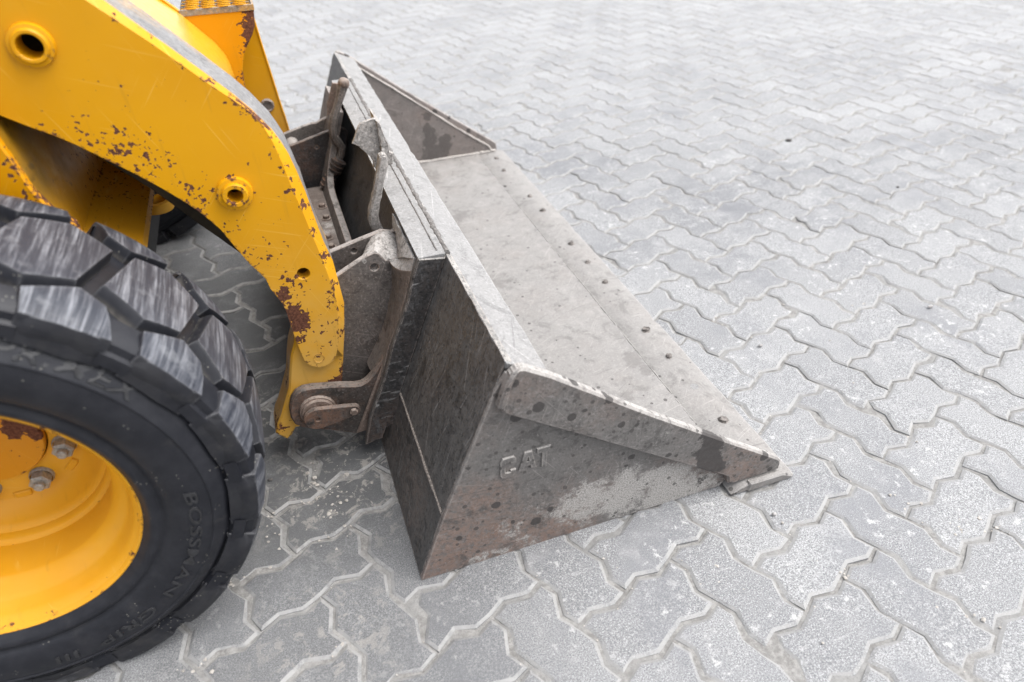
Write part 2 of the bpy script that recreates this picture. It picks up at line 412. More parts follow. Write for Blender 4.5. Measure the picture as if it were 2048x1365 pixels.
def box(bm, x0, x1, y0, y1, z0, z1, bev=0.0015):
    return plate([(x0, z0), (x1, z0), (x1, z1), (x0, z1)], y0, y1, bev, bm=bm)
def thick_path(p, t, side=1):
    """open path (x, z) -> closed strip of thickness t on one side"""
    out = []
    for i in range(len(p)):
        a = Vector(p[max(0, i - 1)]); b = Vector(p[min(len(p) - 1, i + 1)])
        e = (b - a).normalized(); n = Vector((-e.y, e.x)) * side
        q = Vector(p[i]) + n * t; out.append((q.x, q.y))
    return list(p) + out[::-1]
def lathe(prof, n=64, bm=None, c=(0, 0, 0), axis='Y', closed=False, a0=0.0):
    """profile [(along axis, radius)] turned about the axis"""
    if bm is None: bm = bmesh.new()
    rows = []
    for (h, r) in prof:
        row = []
        for i in range(n):
            a = a0 + 2 * math.pi * i / n; u, v = r * math.cos(a), r * math.sin(a)
            p = {'Y': (u, h, v), 'Z': (u, v, h), 'X': (h, u, v)}[axis]
            row.append(bm.verts.new((p[0] + c[0], p[1] + c[1], p[2] + c[2])))
        rows.append(row)
    for a, b in zip(rows, rows[1:]):
        for i in range(n): bm.faces.new((a[i], a[(i + 1) % n], b[(i + 1) % n], b[i]))
    if closed:
        for row in (rows[0], rows[-1]): bm.faces.new(row)
    return bm
def rod(p, q, r, n=10, bm=None, r2=None):
    if bm is None: bm = bmesh.new()
    p, q = Vector(p), Vector(q); d = (q - p).normalized()
    u = d.orthogonal().normalized(); v = d.cross(u); r2 = r if r2 is None else r2
    A = [bm.verts.new(p + (u * math.cos(2 * math.pi * i / n) + v * math.sin(2 * math.pi * i / n)) * r) for i in range(n)]
    B = [bm.verts.new(q + (u * math.cos(2 * math.pi * i / n) + v * math.sin(2 * math.pi * i / n)) * r2) for i in range(n)]
    for i in range(n): bm.faces.new((A[i], A[(i + 1) % n], B[(i + 1) % n], B[i]))
    bm.faces.new(A); bm.faces.new(B)
    return bm
def tube(path, r, n=8, bm=None, jitter=0.0):
    if bm is None: bm = bmesh.new()
    P = [Vector(p) for p in path]; rows = []
    for i, p in enumerate(P):
        d = (P[min(i + 1, len(P) - 1)] - P[max(i - 1, 0)]).normalized()
        u = d.cross(Vector((0, 1, 0)));
        if u.length < .2: u = d.cross(Vector((0, 0, 1)))
        u.normalize(); v = d.cross(u)
        k = r * (1 + random.uniform(-jitter, jitter))
        rows.append([bm.verts.new(p + (u * math.cos(2 * math.pi * j / n) + v * math.sin(2 * math.pi * j / n)) * k) for j in range(n)])
    for a, b in zip(rows, rows[1:]):
        for j in range(n): bm.faces.new((a[j], a[(j + 1) % n], b[(j + 1) % n], b[j]))
    bm.faces.new(rows[0]); bm.faces.new(rows[-1])
    return bm
def text_mesh(body, size, depth, shear=0.0, bold=0.0, spacing=1.0):
    """raised lettering as mesh data in its own x (right) / y (up) / z (out) frame"""
    c = bpy.data.curves.new('lettering', 'FONT'); c.body = body; c.size = size; c.extrude = depth; c.shear = shear; c.offset = bold
    c.space_character = spacing; c.resolution_u = 3; c.bevel_depth = 0.0
    o = bpy.data.objects.new('lettering', c); COL.objects.link(o)
    dg = bpy.context.evaluated_depsgraph_get()
    me = bpy.data.meshes.new_from_object(o.evaluated_get(dg))
    bpy.data.objects.remove(o); bpy.data.curves.remove(c)
    return me
def stone_bm(r, seed, sub=1):
    rnd = random.Random(seed); bm = bmesh.new()
    bmesh.ops.create_icosphere(bm, subdivisions=sub, radius=r)
    sx, sy, sz = rnd.uniform(.8, 1.4), rnd.uniform(.6, 1.0), rnd.uniform(.45, .75)
    for v in bm.verts:
        k = rnd.uniform(.78, 1.15); v.co = Vector((v.co.x * sx * k, v.co.y * sy * k, v.co.z * sz * k))
    return bm

def rough(bm, amp=.0015, cuts=2, seed=1, lim=.012):
    """cut long edges and knock the surface about: caked, hammered metal"""
    rnd = random.Random(seed)
    bmesh.ops.remove_doubles(bm, verts=bm.verts, dist=1e-5); bmesh.ops.triangulate(bm, faces=bm.faces[:])
    for _ in range(cuts):
        es = [e for e in bm.edges if e.calc_length() > lim]
        if es: bmesh.ops.subdivide_edges(bm, edges=es, cuts=1, use_grid_fill=False); bmesh.ops.triangulate(bm, faces=bm.faces[:])
    for v in bm.verts: v.co += Vector((rnd.gauss(0, amp), rnd.gauss(0, amp), rnd.gauss(0, amp)))
    return bm

# ------------------------------------------------------------------ ground and pavement
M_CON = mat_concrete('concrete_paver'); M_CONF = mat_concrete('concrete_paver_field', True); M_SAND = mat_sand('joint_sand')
def lie(x, y):
    """slow unevenness of the bedding, metres"""
    return 0.0035 * math.sin(x * 2.3 + 1.1) * math.cos(y * 1.9) + 0.002 * math.sin(x * 5.1 + y * 3.7)
# sand bed: a fine, slightly heaped sheet under the pavers that fills their joints, plain ground beyond
bm = bmesh.new(); rg = random.Random(8)
GX = [-160, -40, -8] + [-3.0 + .035 * k for k in range(0, 315)] + [14, 40, 160]
GY = [-160, -40, -6] + [-1.6 + .035 * k for k in range(0, 330)] + [16, 40, 160]
def gz(x, y):
    if not (-3 <= x <= 8 and -1.6 <= y <= 9.95): return -.013
    return lie(x, y) * .5 + min(-.0030, - .0052 + .0022 * min(1, max(0, (math.hypot(x - .3, y - .3) - 1.1) / 1.6)) + .0019 * math.sin(x * 31 + 2 * math.sin(y * 17)) * math.sin(y * 27 + 1.5 * math.sin(x * 13)) + rg.uniform(-.0016, .0012))
GV = [[bm.verts.new((x, y, gz(x, y))) for y in GY] for x in GX]
for a, b in zip(GV, GV[1:]):
    for j in range(len(GY) - 1): bm.faces.new((a[j], b[j], b[j + 1], a[j + 1]))
tag(link('ground', bm, M_SAND), kind='structure')
pavement = tag(empty('pavement'), kind='structure')

PITCH = 0.1125
U = Vector((0.29830, -0.95447)); V2 = Vector((0.95447, 0.29830)); O0 = Vector((0.2072, -0.0784))
ZA = 0.085                                    # how far the zigzag edge swings, in pitches
def lat(i, j): return O0 + U * (i * PITCH) + V2 * (j * PITCH)
def uedge(i, j): return [(i, j), (i + .32, j + ZA), (i + .68, j - ZA)]
def vedge(i, j): return [(i, j), (i - ZA, j + .32), (i + ZA, j + .68)]
def urev(i, j): return [(i + 1, j), (i + .68, j - ZA), (i + .32, j + ZA)]
def vrev(i, j): return [(i, j + 1), (i + ZA, j + .68), (i - ZA, j + .32)]
def outline_u(): return uedge(0, 0) + uedge(1, 0) + vedge(2, 0) + urev(1, 1) + urev(0, 1) + vrev(0, 0)
def outline_v(): return uedge(0, 0) + vedge(1, 0) + vedge(1, 1) + urev(0, 2) + vrev(0, 1) + vrev(0, 0)
CEN = {'u': (1.0, 0.5), 'v': (0.5, 1.0)}
def paver_bm(kind, var, bm=None, at=None, tilt=(0, 0), dz=0.0):
    """one zigzag paver: flat top, chamfered arris, sides; centred on its own origin unless given a place"""
    rnd = random.Random(var * 7 + (kind == 'v'))
    c = CEN[kind]; pts = outline_u() if kind == 'u' else outline_v()
    P = []
    for (i, j) in pts:
        q = U * ((i - c[0]) * PITCH) + V2 * ((j - c[1]) * PITCH)
        P.append((q.x + rnd.uniform(-.0018, .0018), q.y + rnd.uniform(-.0018, .0018)))
    o0 = inset(P, 0.0024 + rnd.uniform(0, .0016))
    if var % 3 == 2:                          # knocked-off corners
        for _ in range(2):
            k = rnd.randrange(len(o0)); s = rnd.uniform(.80, .93); k2 = (k + 1) % len(o0)
            o0[k] = (o0[k][0] * s, o0[k][1] * s); o0[k2] = (o0[k2][0] * (s + .05), o0[k2][1] * (s + .05))
    o1 = inset(o0, 0.0050 + rnd.uniform(0, .0016))
    own = bm is None
    if own: bm = bmesh.new()
    ox, oy = at if at else (0, 0)
    f = lambda p, z: (p[0] + ox, p[1] + oy, z + dz + p[0] * tilt[0] + p[1] * tilt[1])
    A = [bm.verts.new(f(p, 0)) for p in o1]; B = [bm.verts.new(f(p, -0.0034)) for p in o0]; C = [bm.verts.new(f(p, -0.024)) for p in o0]
    n = len(A); bm.faces.new(A)
    for i in range(n):
        k = (i + 1) % n
        bm.faces.new((A[i], B[i], B[k], A[k])); bm.faces.new((B[i], C[i], C[k], B[k]))
    return bm
PM = {}
for kind in 'uv':
    for var in range(8):
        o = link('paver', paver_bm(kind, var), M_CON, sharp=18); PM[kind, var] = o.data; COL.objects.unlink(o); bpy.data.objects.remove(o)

CAMP = cam.matrix_world.translation; RT = cam.matrix_world.to_3x3().transposed()
def seen(x, y, m=0.6):
    """how near and how far inside the picture's frame (widened by m) a ground point lies; None outside"""
    c = RT @ (Vector((x, y, 0)) - CAMP)
    if c.z > -0.05: return None
    u, v = c.x / -c.z * 24 / 18, c.y / -c.z * 24 / 12
    if abs(u) > 1 + m or v < -1.0 - m * 1.5 or v > 1.0 + m * .8: return None
    return -c.z, abs(u) <= 1.02 and abs(v) <= 1.03
near, rest = [], []
for i in range(-110, 60):
    for j in range(-40, 130):
        s = (i + j) % 4
        kind = 'u' if s == 3 else 'v' if s == 1 else None
        if not kind: continue
        p = lat(i + CEN[kind][0], j + CEN[kind][1]); v = seen(p.x, p.y)
        if not v: continue
        inside_machine = p.x < -0.75 and p.y > 0.25
        (near if (v[1] and not inside_machine) else rest).append((v[0], p.x, p.y, kind))
near.sort(); rest += near[290:]; near = near[:290]
print('pavers', len(near), len(rest))
rp = random.Random(5)
for (d, x, y, kind) in near:
    v = rp.randrange(8)
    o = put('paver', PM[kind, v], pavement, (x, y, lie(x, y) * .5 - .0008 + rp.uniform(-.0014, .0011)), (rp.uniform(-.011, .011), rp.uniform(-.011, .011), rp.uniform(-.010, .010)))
bm = bmesh.new()
for (d, x, y, kind) in rest:
    paver_bm(kind, rp.randrange(8), bm, (x, y), (rp.uniform(-.011, .011), rp.uniform(-.011, .011)), lie(x, y) * .5 - .0010 + rp.uniform(-.0012, .0010))
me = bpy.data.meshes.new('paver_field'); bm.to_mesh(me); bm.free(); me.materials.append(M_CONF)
tag(put('paver_field', me, pavement), kind='stuff')

# crumbs of broken joint mortar lying in the joints
M_CRUMB = mat_plain('crumb', (0.33, 0.31, 0.285), 0.9, 0, 0.3, 90)
bm = bmesh.new(); rc = random.Random(3)
hot = [(3, 3, .8), (2.2, 4.0, 1.0), (2.0, 4.2, 1.0), (3.0, 4.0, 1.2), (2.9, 6.3, 1.0), (3.5, 6.4, .8), (3.9, 6.6, 1.3), (3.9, 7.0, 1.0), (4.6, 5.0, 1.2), (-2.2, -5.0, 1.2), (-3.9, -3.2, 1.3), (-4, -2.4, 1.2),
       (-3.6, -2.0, .8), (-1.0, -3, .8), (1.3, 1.9, .9), (.2, 1.2, .6), (-0.2, 9.6, 1), (0.6, 8.9, .7), (-1.8, 8.3, .8), (1.6, 2.4, .9), (2, 8, .8), (-1, 11.5, 1), (-2.6, 10, 1), (-3, 8, .8), (3, 4.3, .8), (-3, -4, .8)]
def crumb(x, y, r):
    z = lie(x, y) * .5 + rc.uniform(-.006, .001)
    b2 = bmesh.ops.create_icosphere(bm, subdivisions=1, radius=r, matrix=Matrix.Translation((x, y, z)))
    for v in b2['verts']:
        d = v.co - Vector((x, y, z)); v.co = Vector((x, y, z)) + Vector((d.x * rc.uniform(.7, 1.5), d.y * rc.uniform(.7, 1.4), d.z * rc.uniform(.4, .8)))
for (i, j, k) in hot:
    for _ in range(int(7 * k)):
        p = lat(i + rc.gauss(0, .22), j + rc.gauss(0, .14)); crumb(p.x, p.y, rc.uniform(.0010, .0042))
for _ in range(420):
    d, x, y, kind = rc.choice(near)
    e = rc.choice(outline_u() if kind == 'u' else outline_v()); c = CEN[kind]
    q = Vector((x, y)) + U * ((e[0] - c[0]) * PITCH) + V2 * ((e[1] - c[1]) * PITCH)
    crumb(q.x + rc.gauss(0, .006), q.y + rc.gauss(0, .006), rc.uniform(.0006, .0018))
for _ in range(170): crumb(rc.gauss(-.165, .055), rc.gauss(.27, .075), abs(rc.gauss(.0010, .0016)) + .0006)
o = link('joint_rubble', bm, M_CRUMB); tag(o, 'pale crumbs of broken mortar lying in the joints between the grey pavers', kind='stuff')

# loose pebbles one can point to
M_PEB = mat_plain('pebble_dark', (0.07, 0.066, 0.064), 0.85); M_PEB2 = mat_plain('pebble_pale', (0.28, 0.27, 0.265), 0.9)
for k, (x, y, r, m, lab) in enumerate([
        (1.981, 1.518, .0135, M_PEB, 'dark pebble alone on the far pavers well beyond the bucket cutting edge'),
        (1.015, 0.371, .0066, M_PEB2, 'small grey stone chip lying mid paver just beyond the near bolts of the cutting edge'),
        (1.569, 0.350, .0078, M_PEB2, 'grey stone chip on the pavers close to the right edge of the view'),
        (2.066, 0.993, .0066, M_PEB, 'tiny dark pebble on the far pavers at upper right of the yard'),
        (0.707, -0.102, .0052, M_PEB2, 'whitish crumb stone in a joint in front of the bucket corner tip'),
        (-0.249, 0.352, .0060, M_PEB, 'dark crumb of dirt on the paver beside the front tyre tread')]):
    o = link('pebble', stone_bm(r, 40 + k, 2), m, loc=(x, y, r * .42)); tag(o, lab, 'pebble', 'loose pebbles on the paving')

D = {'CAT': [(0.1601, 0.2227), (0.2583, 0.22), (0.1662, 0.2771), (0.2572, 0.2724)],
 'arm_hole': [(-0.0817, 0.4686)],
 'arm_low': [(-0.1477, 0.4719), (-0.1572, 0.4911), (-0.1675, 0.509), (-0.1875, 0.5595), (-0.1967, 0.5835), (-0.2094, 0.6044), (-0.2199, 0.6206), (-0.2324, 0.6365),
             (-0.2557, 0.6628), (-0.2786, 0.6864), (-0.2947, 0.7016), (-0.3099, 0.7155), (-0.3275, 0.7311), (-0.3548, 0.7556), (-0.3779, 0.7734), (-0.4065, 0.7922),
             (-0.4312, 0.81), (-0.4872, 0.8468), (-0.5352, 0.8773)],
 'arm_round': [(-0.0573, 0.267), (-0.0654, 0.255), (-0.082, 0.2473), (-0.0959, 0.2481), (-0.1094, 0.2561), (-0.1184, 0.2705), (-0.1212, 0.2907), (-0.1241, 0.3192),
               (-0.1262, 0.3485), (-0.1274, 0.3758), (-0.1284, 0.3971), (-0.1306, 0.4125), (-0.137, 0.4299), (-0.1447, 0.4506)],
 'arm_top_edge': [(-0.4042, 1.0844), (-0.3342, 1.0198), (-0.2592, 0.9452), (-0.2258, 0.9092), (-0.1899, 0.8714), (-0.1573, 0.8361), (-0.1222, 0.7969), (-0.0994, 0.7683),
                  (-0.0767, 0.7328), (-0.0678, 0.7122), (-0.0603, 0.6913), (-0.0528, 0.6565), (-0.0466, 0.6205), (-0.0403, 0.5683), (-0.0337, 0.5183), (-0.0248, 0.476),
                  (-0.0216, 0.4184), (-0.0206, 0.3785), (-0.0304, 0.3137), (-0.04, 0.2688), (-0.0435, 0.254)],
 'arm_top_face': [(-0.4179, 1.0855), (-0.353, 1.0222), (-0.2753, 0.9462), (-0.2439, 0.9153), (-0.2131, 0.8855), (-0.1806, 0.8511), (-0.149, 0.8172), (-0.1266, 0.7957),
                  (-0.1072, 0.7755), (-0.0895, 0.7485), (-0.0797, 0.7167), (-0.0722, 0.6744), (-0.0671, 0.6331), (-0.0593, 0.5933), (-0.0519, 0.5427), (-0.043, 0.491),
                  (-0.0397, 0.459), (-0.035, 0.4221), (-0.0345, 0.3815), (-0.0436, 0.317), (-0.0516, 0.2823)],
 'boss_a': [(-0.3574, 0.8962)],
 'boss_b': [(-0.1579, 0.6437)],
 'clevis_a': [(-0.0575, 0.3872), (-0.0217, 0.405), (0.0111, 0.4216), (0.0447, 0.438), (0.0605, 0.4427), (0.0689, 0.438), (0.0798, 0.4204), (0.092, 0.4196),
              (0.1045, 0.4204), (0.1185, 0.3886), (0.1043, 0.3298), (0.0861, 0.2691), (0.0667, 0.2197), (0.0469, 0.1801), (0.0188, 0.1403), (-0.0036, 0.1188),
              (-0.0363, 0.1125), (-0.0878, 0.1063), (-0.1111, 0.1581)],
 'clevis_b': [(-0.0538, 0.3955), (-0.0252, 0.404), (0.0122, 0.4136), (0.0508, 0.4231), (0.0929, 0.4326), (0.1136, 0.4261), (0.1368, 0.4371), (0.1472, 0.4132),
              (0.1222, 0.3429), (0.0775, 0.2599), (0.0143, 0.22), (-0.072, 0.2425)],
 'clevis_c': [(-0.0515, 0.3736), (-0.0274, 0.3791), (0.0181, 0.3905), (0.0638, 0.402), (0.1032, 0.4099), (0.1224, 0.4012), (0.1267, 0.3915), (0.1113, 0.3349),
              (0.0773, 0.2683), (0.052, 0.2113), (-0.0334, 0.2046), (-0.0804, 0.2379)],
 'clevis_d': [(-0.0539, 0.3762), (-0.0319, 0.3823), (-0.0005, 0.3903), (0.0307, 0.3968), (0.0488, 0.3973), (0.062, 0.4032), (0.086, 0.4108), (0.1045, 0.4036),
              (0.1065, 0.3626), (0.0743, 0.3029), (-0.0661, 0.2921)],
 'far_boss': [(-0.0799, 0.4441)],
 'far_inner': [(-0.2367, 0.7384), (-0.1545, 0.7324), (-0.0573, 0.7251), (-0.0629, 0.6908), (-0.0752, 0.6665), (-0.0948, 0.6402), (-0.1094, 0.6182), (-0.1213, 0.5863),
               (-0.1255, 0.5529), (-0.1272, 0.5185), (-0.1307, 0.4764), (-0.1679, 0.4813), (-0.1947, 0.5337), (-0.2312, 0.592), (-0.2865, 0.6623)],
 'far_outer': [(-0.0655, 0.6857), (-0.0599, 0.6694), (-0.0525, 0.5943), (-0.046, 0.5228), (-0.0405, 0.4556), (-0.0344, 0.4012), (-0.0315, 0.3582), (-0.0167, 0.3107),
               (-0.03, 0.2459), (-0.0881, 0.2383), (-0.1183, 0.3738), (-0.1394, 0.4683), (-0.1492, 0.542), (-0.0923, 0.6593)],
 'handle_far': [(0.1061, 0.541), (0.1223, 0.5377), (0.1231, 0.5181), (0.0994, 0.4714), (0.077, 0.4498), (0.0799, 0.4812)],
 'handle_plate': [(0.09, 0.6285), (0.0939, 0.6332), (0.1228, 0.6397), (0.1286, 0.6368), (0.134, 0.6149), (0.1392, 0.5904), (0.1437, 0.5677), (0.1433, 0.5476),
                  (0.1234, 0.5372), (0.1133, 0.5274), (0.1087, 0.5486), (0.1033, 0.5629), (0.0834, 0.5857), (0.0721, 0.5939), (0.0809, 0.6098)],
 'knuckle': [(-0.0197, 0.3783), (-0.0304, 0.3137), (-0.0453, 0.2371), (-0.0568, 0.1841), (-0.0714, 0.176), (-0.1324, 0.0861), (-0.1722, 0.0895), (-0.1845, 0.071),
             (-0.1961, 0.0613), (-0.2148, 0.0865), (-0.2064, 0.1106), (-0.1945, 0.1316), (-0.1809, 0.1617), (-0.163, 0.2028), (-0.1517, 0.2488), (-0.1422, 0.2825),
             (-0.1311, 0.3074), (-0.122, 0.3421), (-0.1233, 0.3902), (-0.0905, 0.4503), (-0.0216, 0.4184)],
 'lever': [(0.1185, 0.5737), (0.1252, 0.577), (0.1323, 0.5748), (0.1355, 0.5667), (0.1335, 0.5515), (0.1236, 0.5251), (0.1138, 0.4923), (0.1046, 0.4646),
           (0.0992, 0.4415), (0.1, 0.423), (0.106, 0.4007), (0.0871, 0.3945), (0.0798, 0.406), (0.0755, 0.4302), (0.0786, 0.4515), (0.0873, 0.4737), (0.0977, 0.501),
           (0.1084, 0.5389)],
 'lever_far': [(0.1198, 0.533), (0.1266, 0.5485), (0.134, 0.5517), (0.1397, 0.5442), (0.1406, 0.5331), (0.1307, 0.5151), (0.1125, 0.4824), (0.0967, 0.456),
               (0.089, 0.4281), (0.091, 0.3983), (0.1033, 0.377), (0.106, 0.3584), (0.0929, 0.3328), (0.075, 0.3138), (0.0611, 0.3347), (0.0692, 0.364), (0.076, 0.3781),
               (0.0708, 0.4057), (0.0723, 0.4377), (0.0827, 0.4722), (0.0997, 0.5051)],
 'lug': [(0.0589, 0.268), (0.0446, 0.2469), (0.0261, 0.2267), (0.009, 0.203), (-0.0081, 0.1873), (-0.0204, 0.1828), (-0.0329, 0.1839), (-0.0628, 0.1933),
         (-0.0877, 0.1984), (-0.1171, 0.2049), (-0.1371, 0.2057), (-0.1514, 0.1993), (-0.1634, 0.1852), (-0.173, 0.1587), (-0.1747, 0.1362), (-0.1698, 0.1154),
         (-0.1569, 0.1019), (-0.1341, 0.0893), (-0.1075, 0.0768), (-0.0799, 0.0607), (-0.0514, 0.0458), (-0.0244, 0.0471), (-0.0007, 0.096), (0.0249, 0.1542),
         (0.0453, 0.2114), (0.0642, 0.2599)],
 'lug_strip': [(0.0344, 0.2343), (0.0445, 0.2474), (0.035, 0.2151), (-0.0185, 0.0569), (-0.05, 0.0541), (-0.0003, 0.1601)],
 'pin': [(-0.1215, 0.1383), (-0.0469, 0.1379)],
 'plug': [(-0.0907, 0.2702)],
 'rail_plate': [(0.1262, 0.4765), (0.1123, 0.4422), (0.0968, 0.3904), (0.0777, 0.3457), (0.054, 0.2923), (0.0375, 0.2436), (0.0257, 0.2094), (-0.0178, 0.1107),
                (-0.0375, 0.0386), (0.0016, 0.0457), (0.0132, 0.0742), (0.0315, 0.083), (0.0415, 0.1058), (0.069, 0.1769), (0.086, 0.2291), (0.1161, 0.3102),
                (0.1486, 0.3939), (0.1719, 0.4647)],
 'saddle_a': [(0.0315, 0.4305), (0.0447, 0.438), (0.0605, 0.4427), (0.0689, 0.438), (0.0798, 0.4204), (0.092, 0.4196), (0.1045, 0.4204)],
 'saddle_b': [(0.0598, 0.4096), (0.0702, 0.422), (0.0841, 0.4299), (0.0962, 0.4323), (0.1065, 0.429), (0.1187, 0.4229), (0.13, 0.417)],
 'saddle_prof': [(-0.3468, 0.8434), (-0.2965, 0.7857), (-0.2385, 0.7326), (-0.2033, 0.6915), (-0.1747, 0.6573), (-0.1572, 0.6259), (-0.1493, 0.5961), (-0.1482, 0.5691),
                 (-0.1494, 0.5489)],
 'side_low': [(-0.4486, 0.8415), (-0.44, 0.8062), (-0.435, 0.7892), (-0.4285, 0.7523), (-0.4228, 0.7105), (-0.413, 0.6846), (-0.4063, 0.6668), (-0.3956, 0.6589),
              (-0.3883, 0.6507), (-0.3881, 0.6378)]}
# ------------------------------------------------------------------ bucket
BW = 1.85
M_BSIDE = mat_steel('bucket_side_steel', (0.082, 0.076, 0.073), rust=(0.135, 0.072, 0.048), rust_amt=0.45, dust_all=0.20, dust_up=0.9, dust=(0.36, 0.345, 0.33), drops=0.5,
                    streak=(30, 30, 110), streak_k=0.30, edge_k=0.75, edge_c=(0.40, 0.37, 0.345),
                    pale_spots=[(.52, 0, .045, .13, 1.3), (.42, 0, .075, .13, 1.3), (.34, 0, .08, .12, 1.15), (.60, 0, .02, .08, 1.2), (.24, 0, .10, .055, .55), (.40, 0, .145, .06, .5), (.165, 0, .085, .035, .8), (.18, 0, .07, .04, .8), (.22, 0, .02, .045, .7), (.12, 0, .012, .035, .7), (.16, 0, .008, .03, .8), (.47, -.019, .235, .03, .35)],
                    rust_spots=[(.05, 0, .04, .18, 1.2), (.14, 0, .03, .17, 1.1), (.28, 0, .0, .12, .8), (.12, 0, .14, .12, .7), (.66, -.02, .06, .12, .6)],
                    dark_spots=[(.583, -.019, .195, .042, 1.6), (.584, -.019, .165, .042, 1.6), (.588, -.019, .135, .046, 1.6), (.600, -.019, .105, .040, 1.6), (.172, -.01, .392, .016, 1.0), (.60, 0, .045, .03, .7)], grain=.6, scr=('Y', (35, -20, 68), .55, (.27, .25, .235)), spots_k=.4, dark_c=(.034, .030, .029), dark_k=.9, clear=(.210, -.003, .246, .068))
M_BACK = mat_steel('bucket_back_steel', (0.017, 0.017, 0.0185), rust=(0.085, 0.055, 0.042), rust_amt=0.25, dust_all=0.05, dust_up=0.8, streak=(60, 190, 14), streak_k=1.0, grain=.9, scr=('X', (8, -14, 30), .9, (.27, .262, .258)), rough=0.5,
                   edge_c=(0.42, 0.36, 0.32), edge_k=0.8, rust_spots=[(.03, .15, .06, .15, .75), (.03, .35, .05, .15, .8), (.1, .6, .2, .35, .25)])
M_FLOOR = mat_steel('bucket_floor_steel', (0.185, 0.176, 0.168), rust=(0.185, 0.15, 0.13), rust_amt=0.6, dust=(0.255, 0.246, 0.238), dust_up=0.75, dust_all=0.1, streak=(8, 60, 20), streak_k=0.2, rough=0.55, grain=.22, line_c=(.09, .083, .08), dark_k=.30, scr=('Z', (62, 78, 40), .6, (.34, .325, .31)), spots_k=.12, mott=.5,
                    edge_c=(0.45, 0.43, 0.41), edge_k=0.5, rust_spots=[(.45, 1.70, .02, .22, .8), (.72, 1.2, .02, .05, .4), (.76, .25, .02, .12, .5), (.78, .05, .02, .1, .6)],
                    dark_spots=[(.665, .42, .02, .05, .9), (.675, .37, .02, .045, .9), (.414, 1.046, .02, .08, .7), (.465, .90, .02, .09, .6), (.473, 1.709, .02, .06, .8), (.487, 1.344, .02, .09, .6), (.645, 1.43, .02, .03, .7), (.50, .302, .02, .03, .6), (.58, .30, .02, .04, .6)])
M_LIP = mat_steel('bucket_lip_steel', (0.175, 0.173, 0.173), rust_amt=0.15, grain=.4, scr=('Z', (0, 12, -30), .6, (.40, .39, .38)), mott=.45, dust=(0.255, 0.252, 0.25), dust_up=0.9, dust_all=0.25, streak=(60, 8, 60), streak_k=0.2, edge_c=(0.45, 0.44, 0.43))
M_FAR = mat_steel('bucket_far_side_steel', (0.165, 0.142, 0.132), rust=(0.20, 0.145, 0.12), rust_amt=0.5, grain=.4, scr=('Y', (35, -20, 68), .4, (.30, .27, .25)), spots_k=.2, dust_all=0.12, dust_up=0.9, drops=0.35, streak=(30, 30, 60), streak_k=0.2, edge_k=0.9, edge_c=(0.30, 0.26, 0.24),
                  dark_spots=[(.493, 1.84, .20, .03, 1.2), (.49, 1.84, .15, .035, 1.2), (.49, 1.84, .10, .045, 1.2), (.555, 1.84, .11, .04, 1.2), (.55, 1.84, .07, .05, 1.2), (.50, 1.84, .055, .05, 1.2), (.47, 1.84, .03, .035, 1.0), (.53, 1.84, .03, .04, 1.1)], dark_k=.65)
M_WELD = mat_plain('weld_bead', (0.40, 0.37, 0.345), 0.7, 0.0, 0.3, 240, 0.6)
M_WELDD = mat_plain('weld_bead_dark', (0.13, 0.122, 0.116), 0.75, 0.0, 0.5, 240, 0.8)
M_BOLT = mat_plain('worn_bolt', (0.15, 0.135, 0.125), 0.6, 0.2, 0.4, 200, 0.4)
M_HOLE = mat_plain('bolt_hole', (0.03, 0.028, 0.026), 0.9)

def worn(bm, amp=.0012, step=.03, seed=1, keep=lambda v: False):
    """cut long edges into short lengths along Y and knock them about"""
    rnd = random.Random(seed)
    y0 = min(v.co.y for v in bm.verts); y1 = max(v.co.y for v in bm.verts); n = int((y1 - y0) / step)
    for k_ in range(1, n):
        y = y0 + (y1 - y0) * (k_ + rnd.uniform(-.3, .3)) / n
        bmesh.ops.bisect_plane(bm, geom=bm.verts[:] + bm.edges[:] + bm.faces[:], plane_co=(0, y, 0), plane_no=(0, 1, 0))
    for v in bm.verts:
        if not keep(v):
            a = amp * (3.0 if rnd.random() < .06 else 1.0)
            v.co += Vector((rnd.uniform(-a, a * .3), 0, rnd.uniform(-a, a * .25)))
    return bm
bucket = tag(empty('loader_bucket'), 'wide dusty steel bucket lying flat on the grey pavers before the yellow loader', 'bucket')
HEEL, BEND, TOP = (0.0, 0.002), (0.056, 0.163), (0.181, 0.474)
def slab(a, b, t):  # strip between two profile points, thickness to the front (right of a->b)
    a, b = Vector(a), Vector(b); e = (b - a).normalized(); n = Vector((e.y, -e.x)) * t
    return [tuple(a), tuple(b), tuple(b + n), tuple(a + n)]
link('back_panel', plate(slab(BEND, TOP, .010), .008, BW - .008, .001), M_BACK, bucket)
link('heel_panel', plate(slab(HEEL, (BEND[0] - .0012, BEND[1] - .003), .012), .008, BW - .008, .001), M_BACK, bucket)
def bead(path, r, n, wob, mat, name='weld_bead', parent=bucket):
    P = []; m = len(path) - 1
    for k in range(n + 1):
        s = k / n * m; i = min(int(s), m - 1); P.append(Vector(path[i]).lerp(Vector(path[i + 1]), s - i))
    P = [p + Vector((random.uniform(-wob, wob), 0, random.uniform(-wob, wob))) for p in P]
    return link(name, tube(P, r, 6, None, .28), mat, parent, sharp=60)
bead([(BEND[0] - .001, .012, BEND[1] - .002), (BEND[0] - .001, BW - .02, BEND[1] - .002)], .0026, 90, .0005, mat_plain('weld_bead_brown', (0.19, 0.168, 0.152), 0.75, 0, .45, 240, .6))
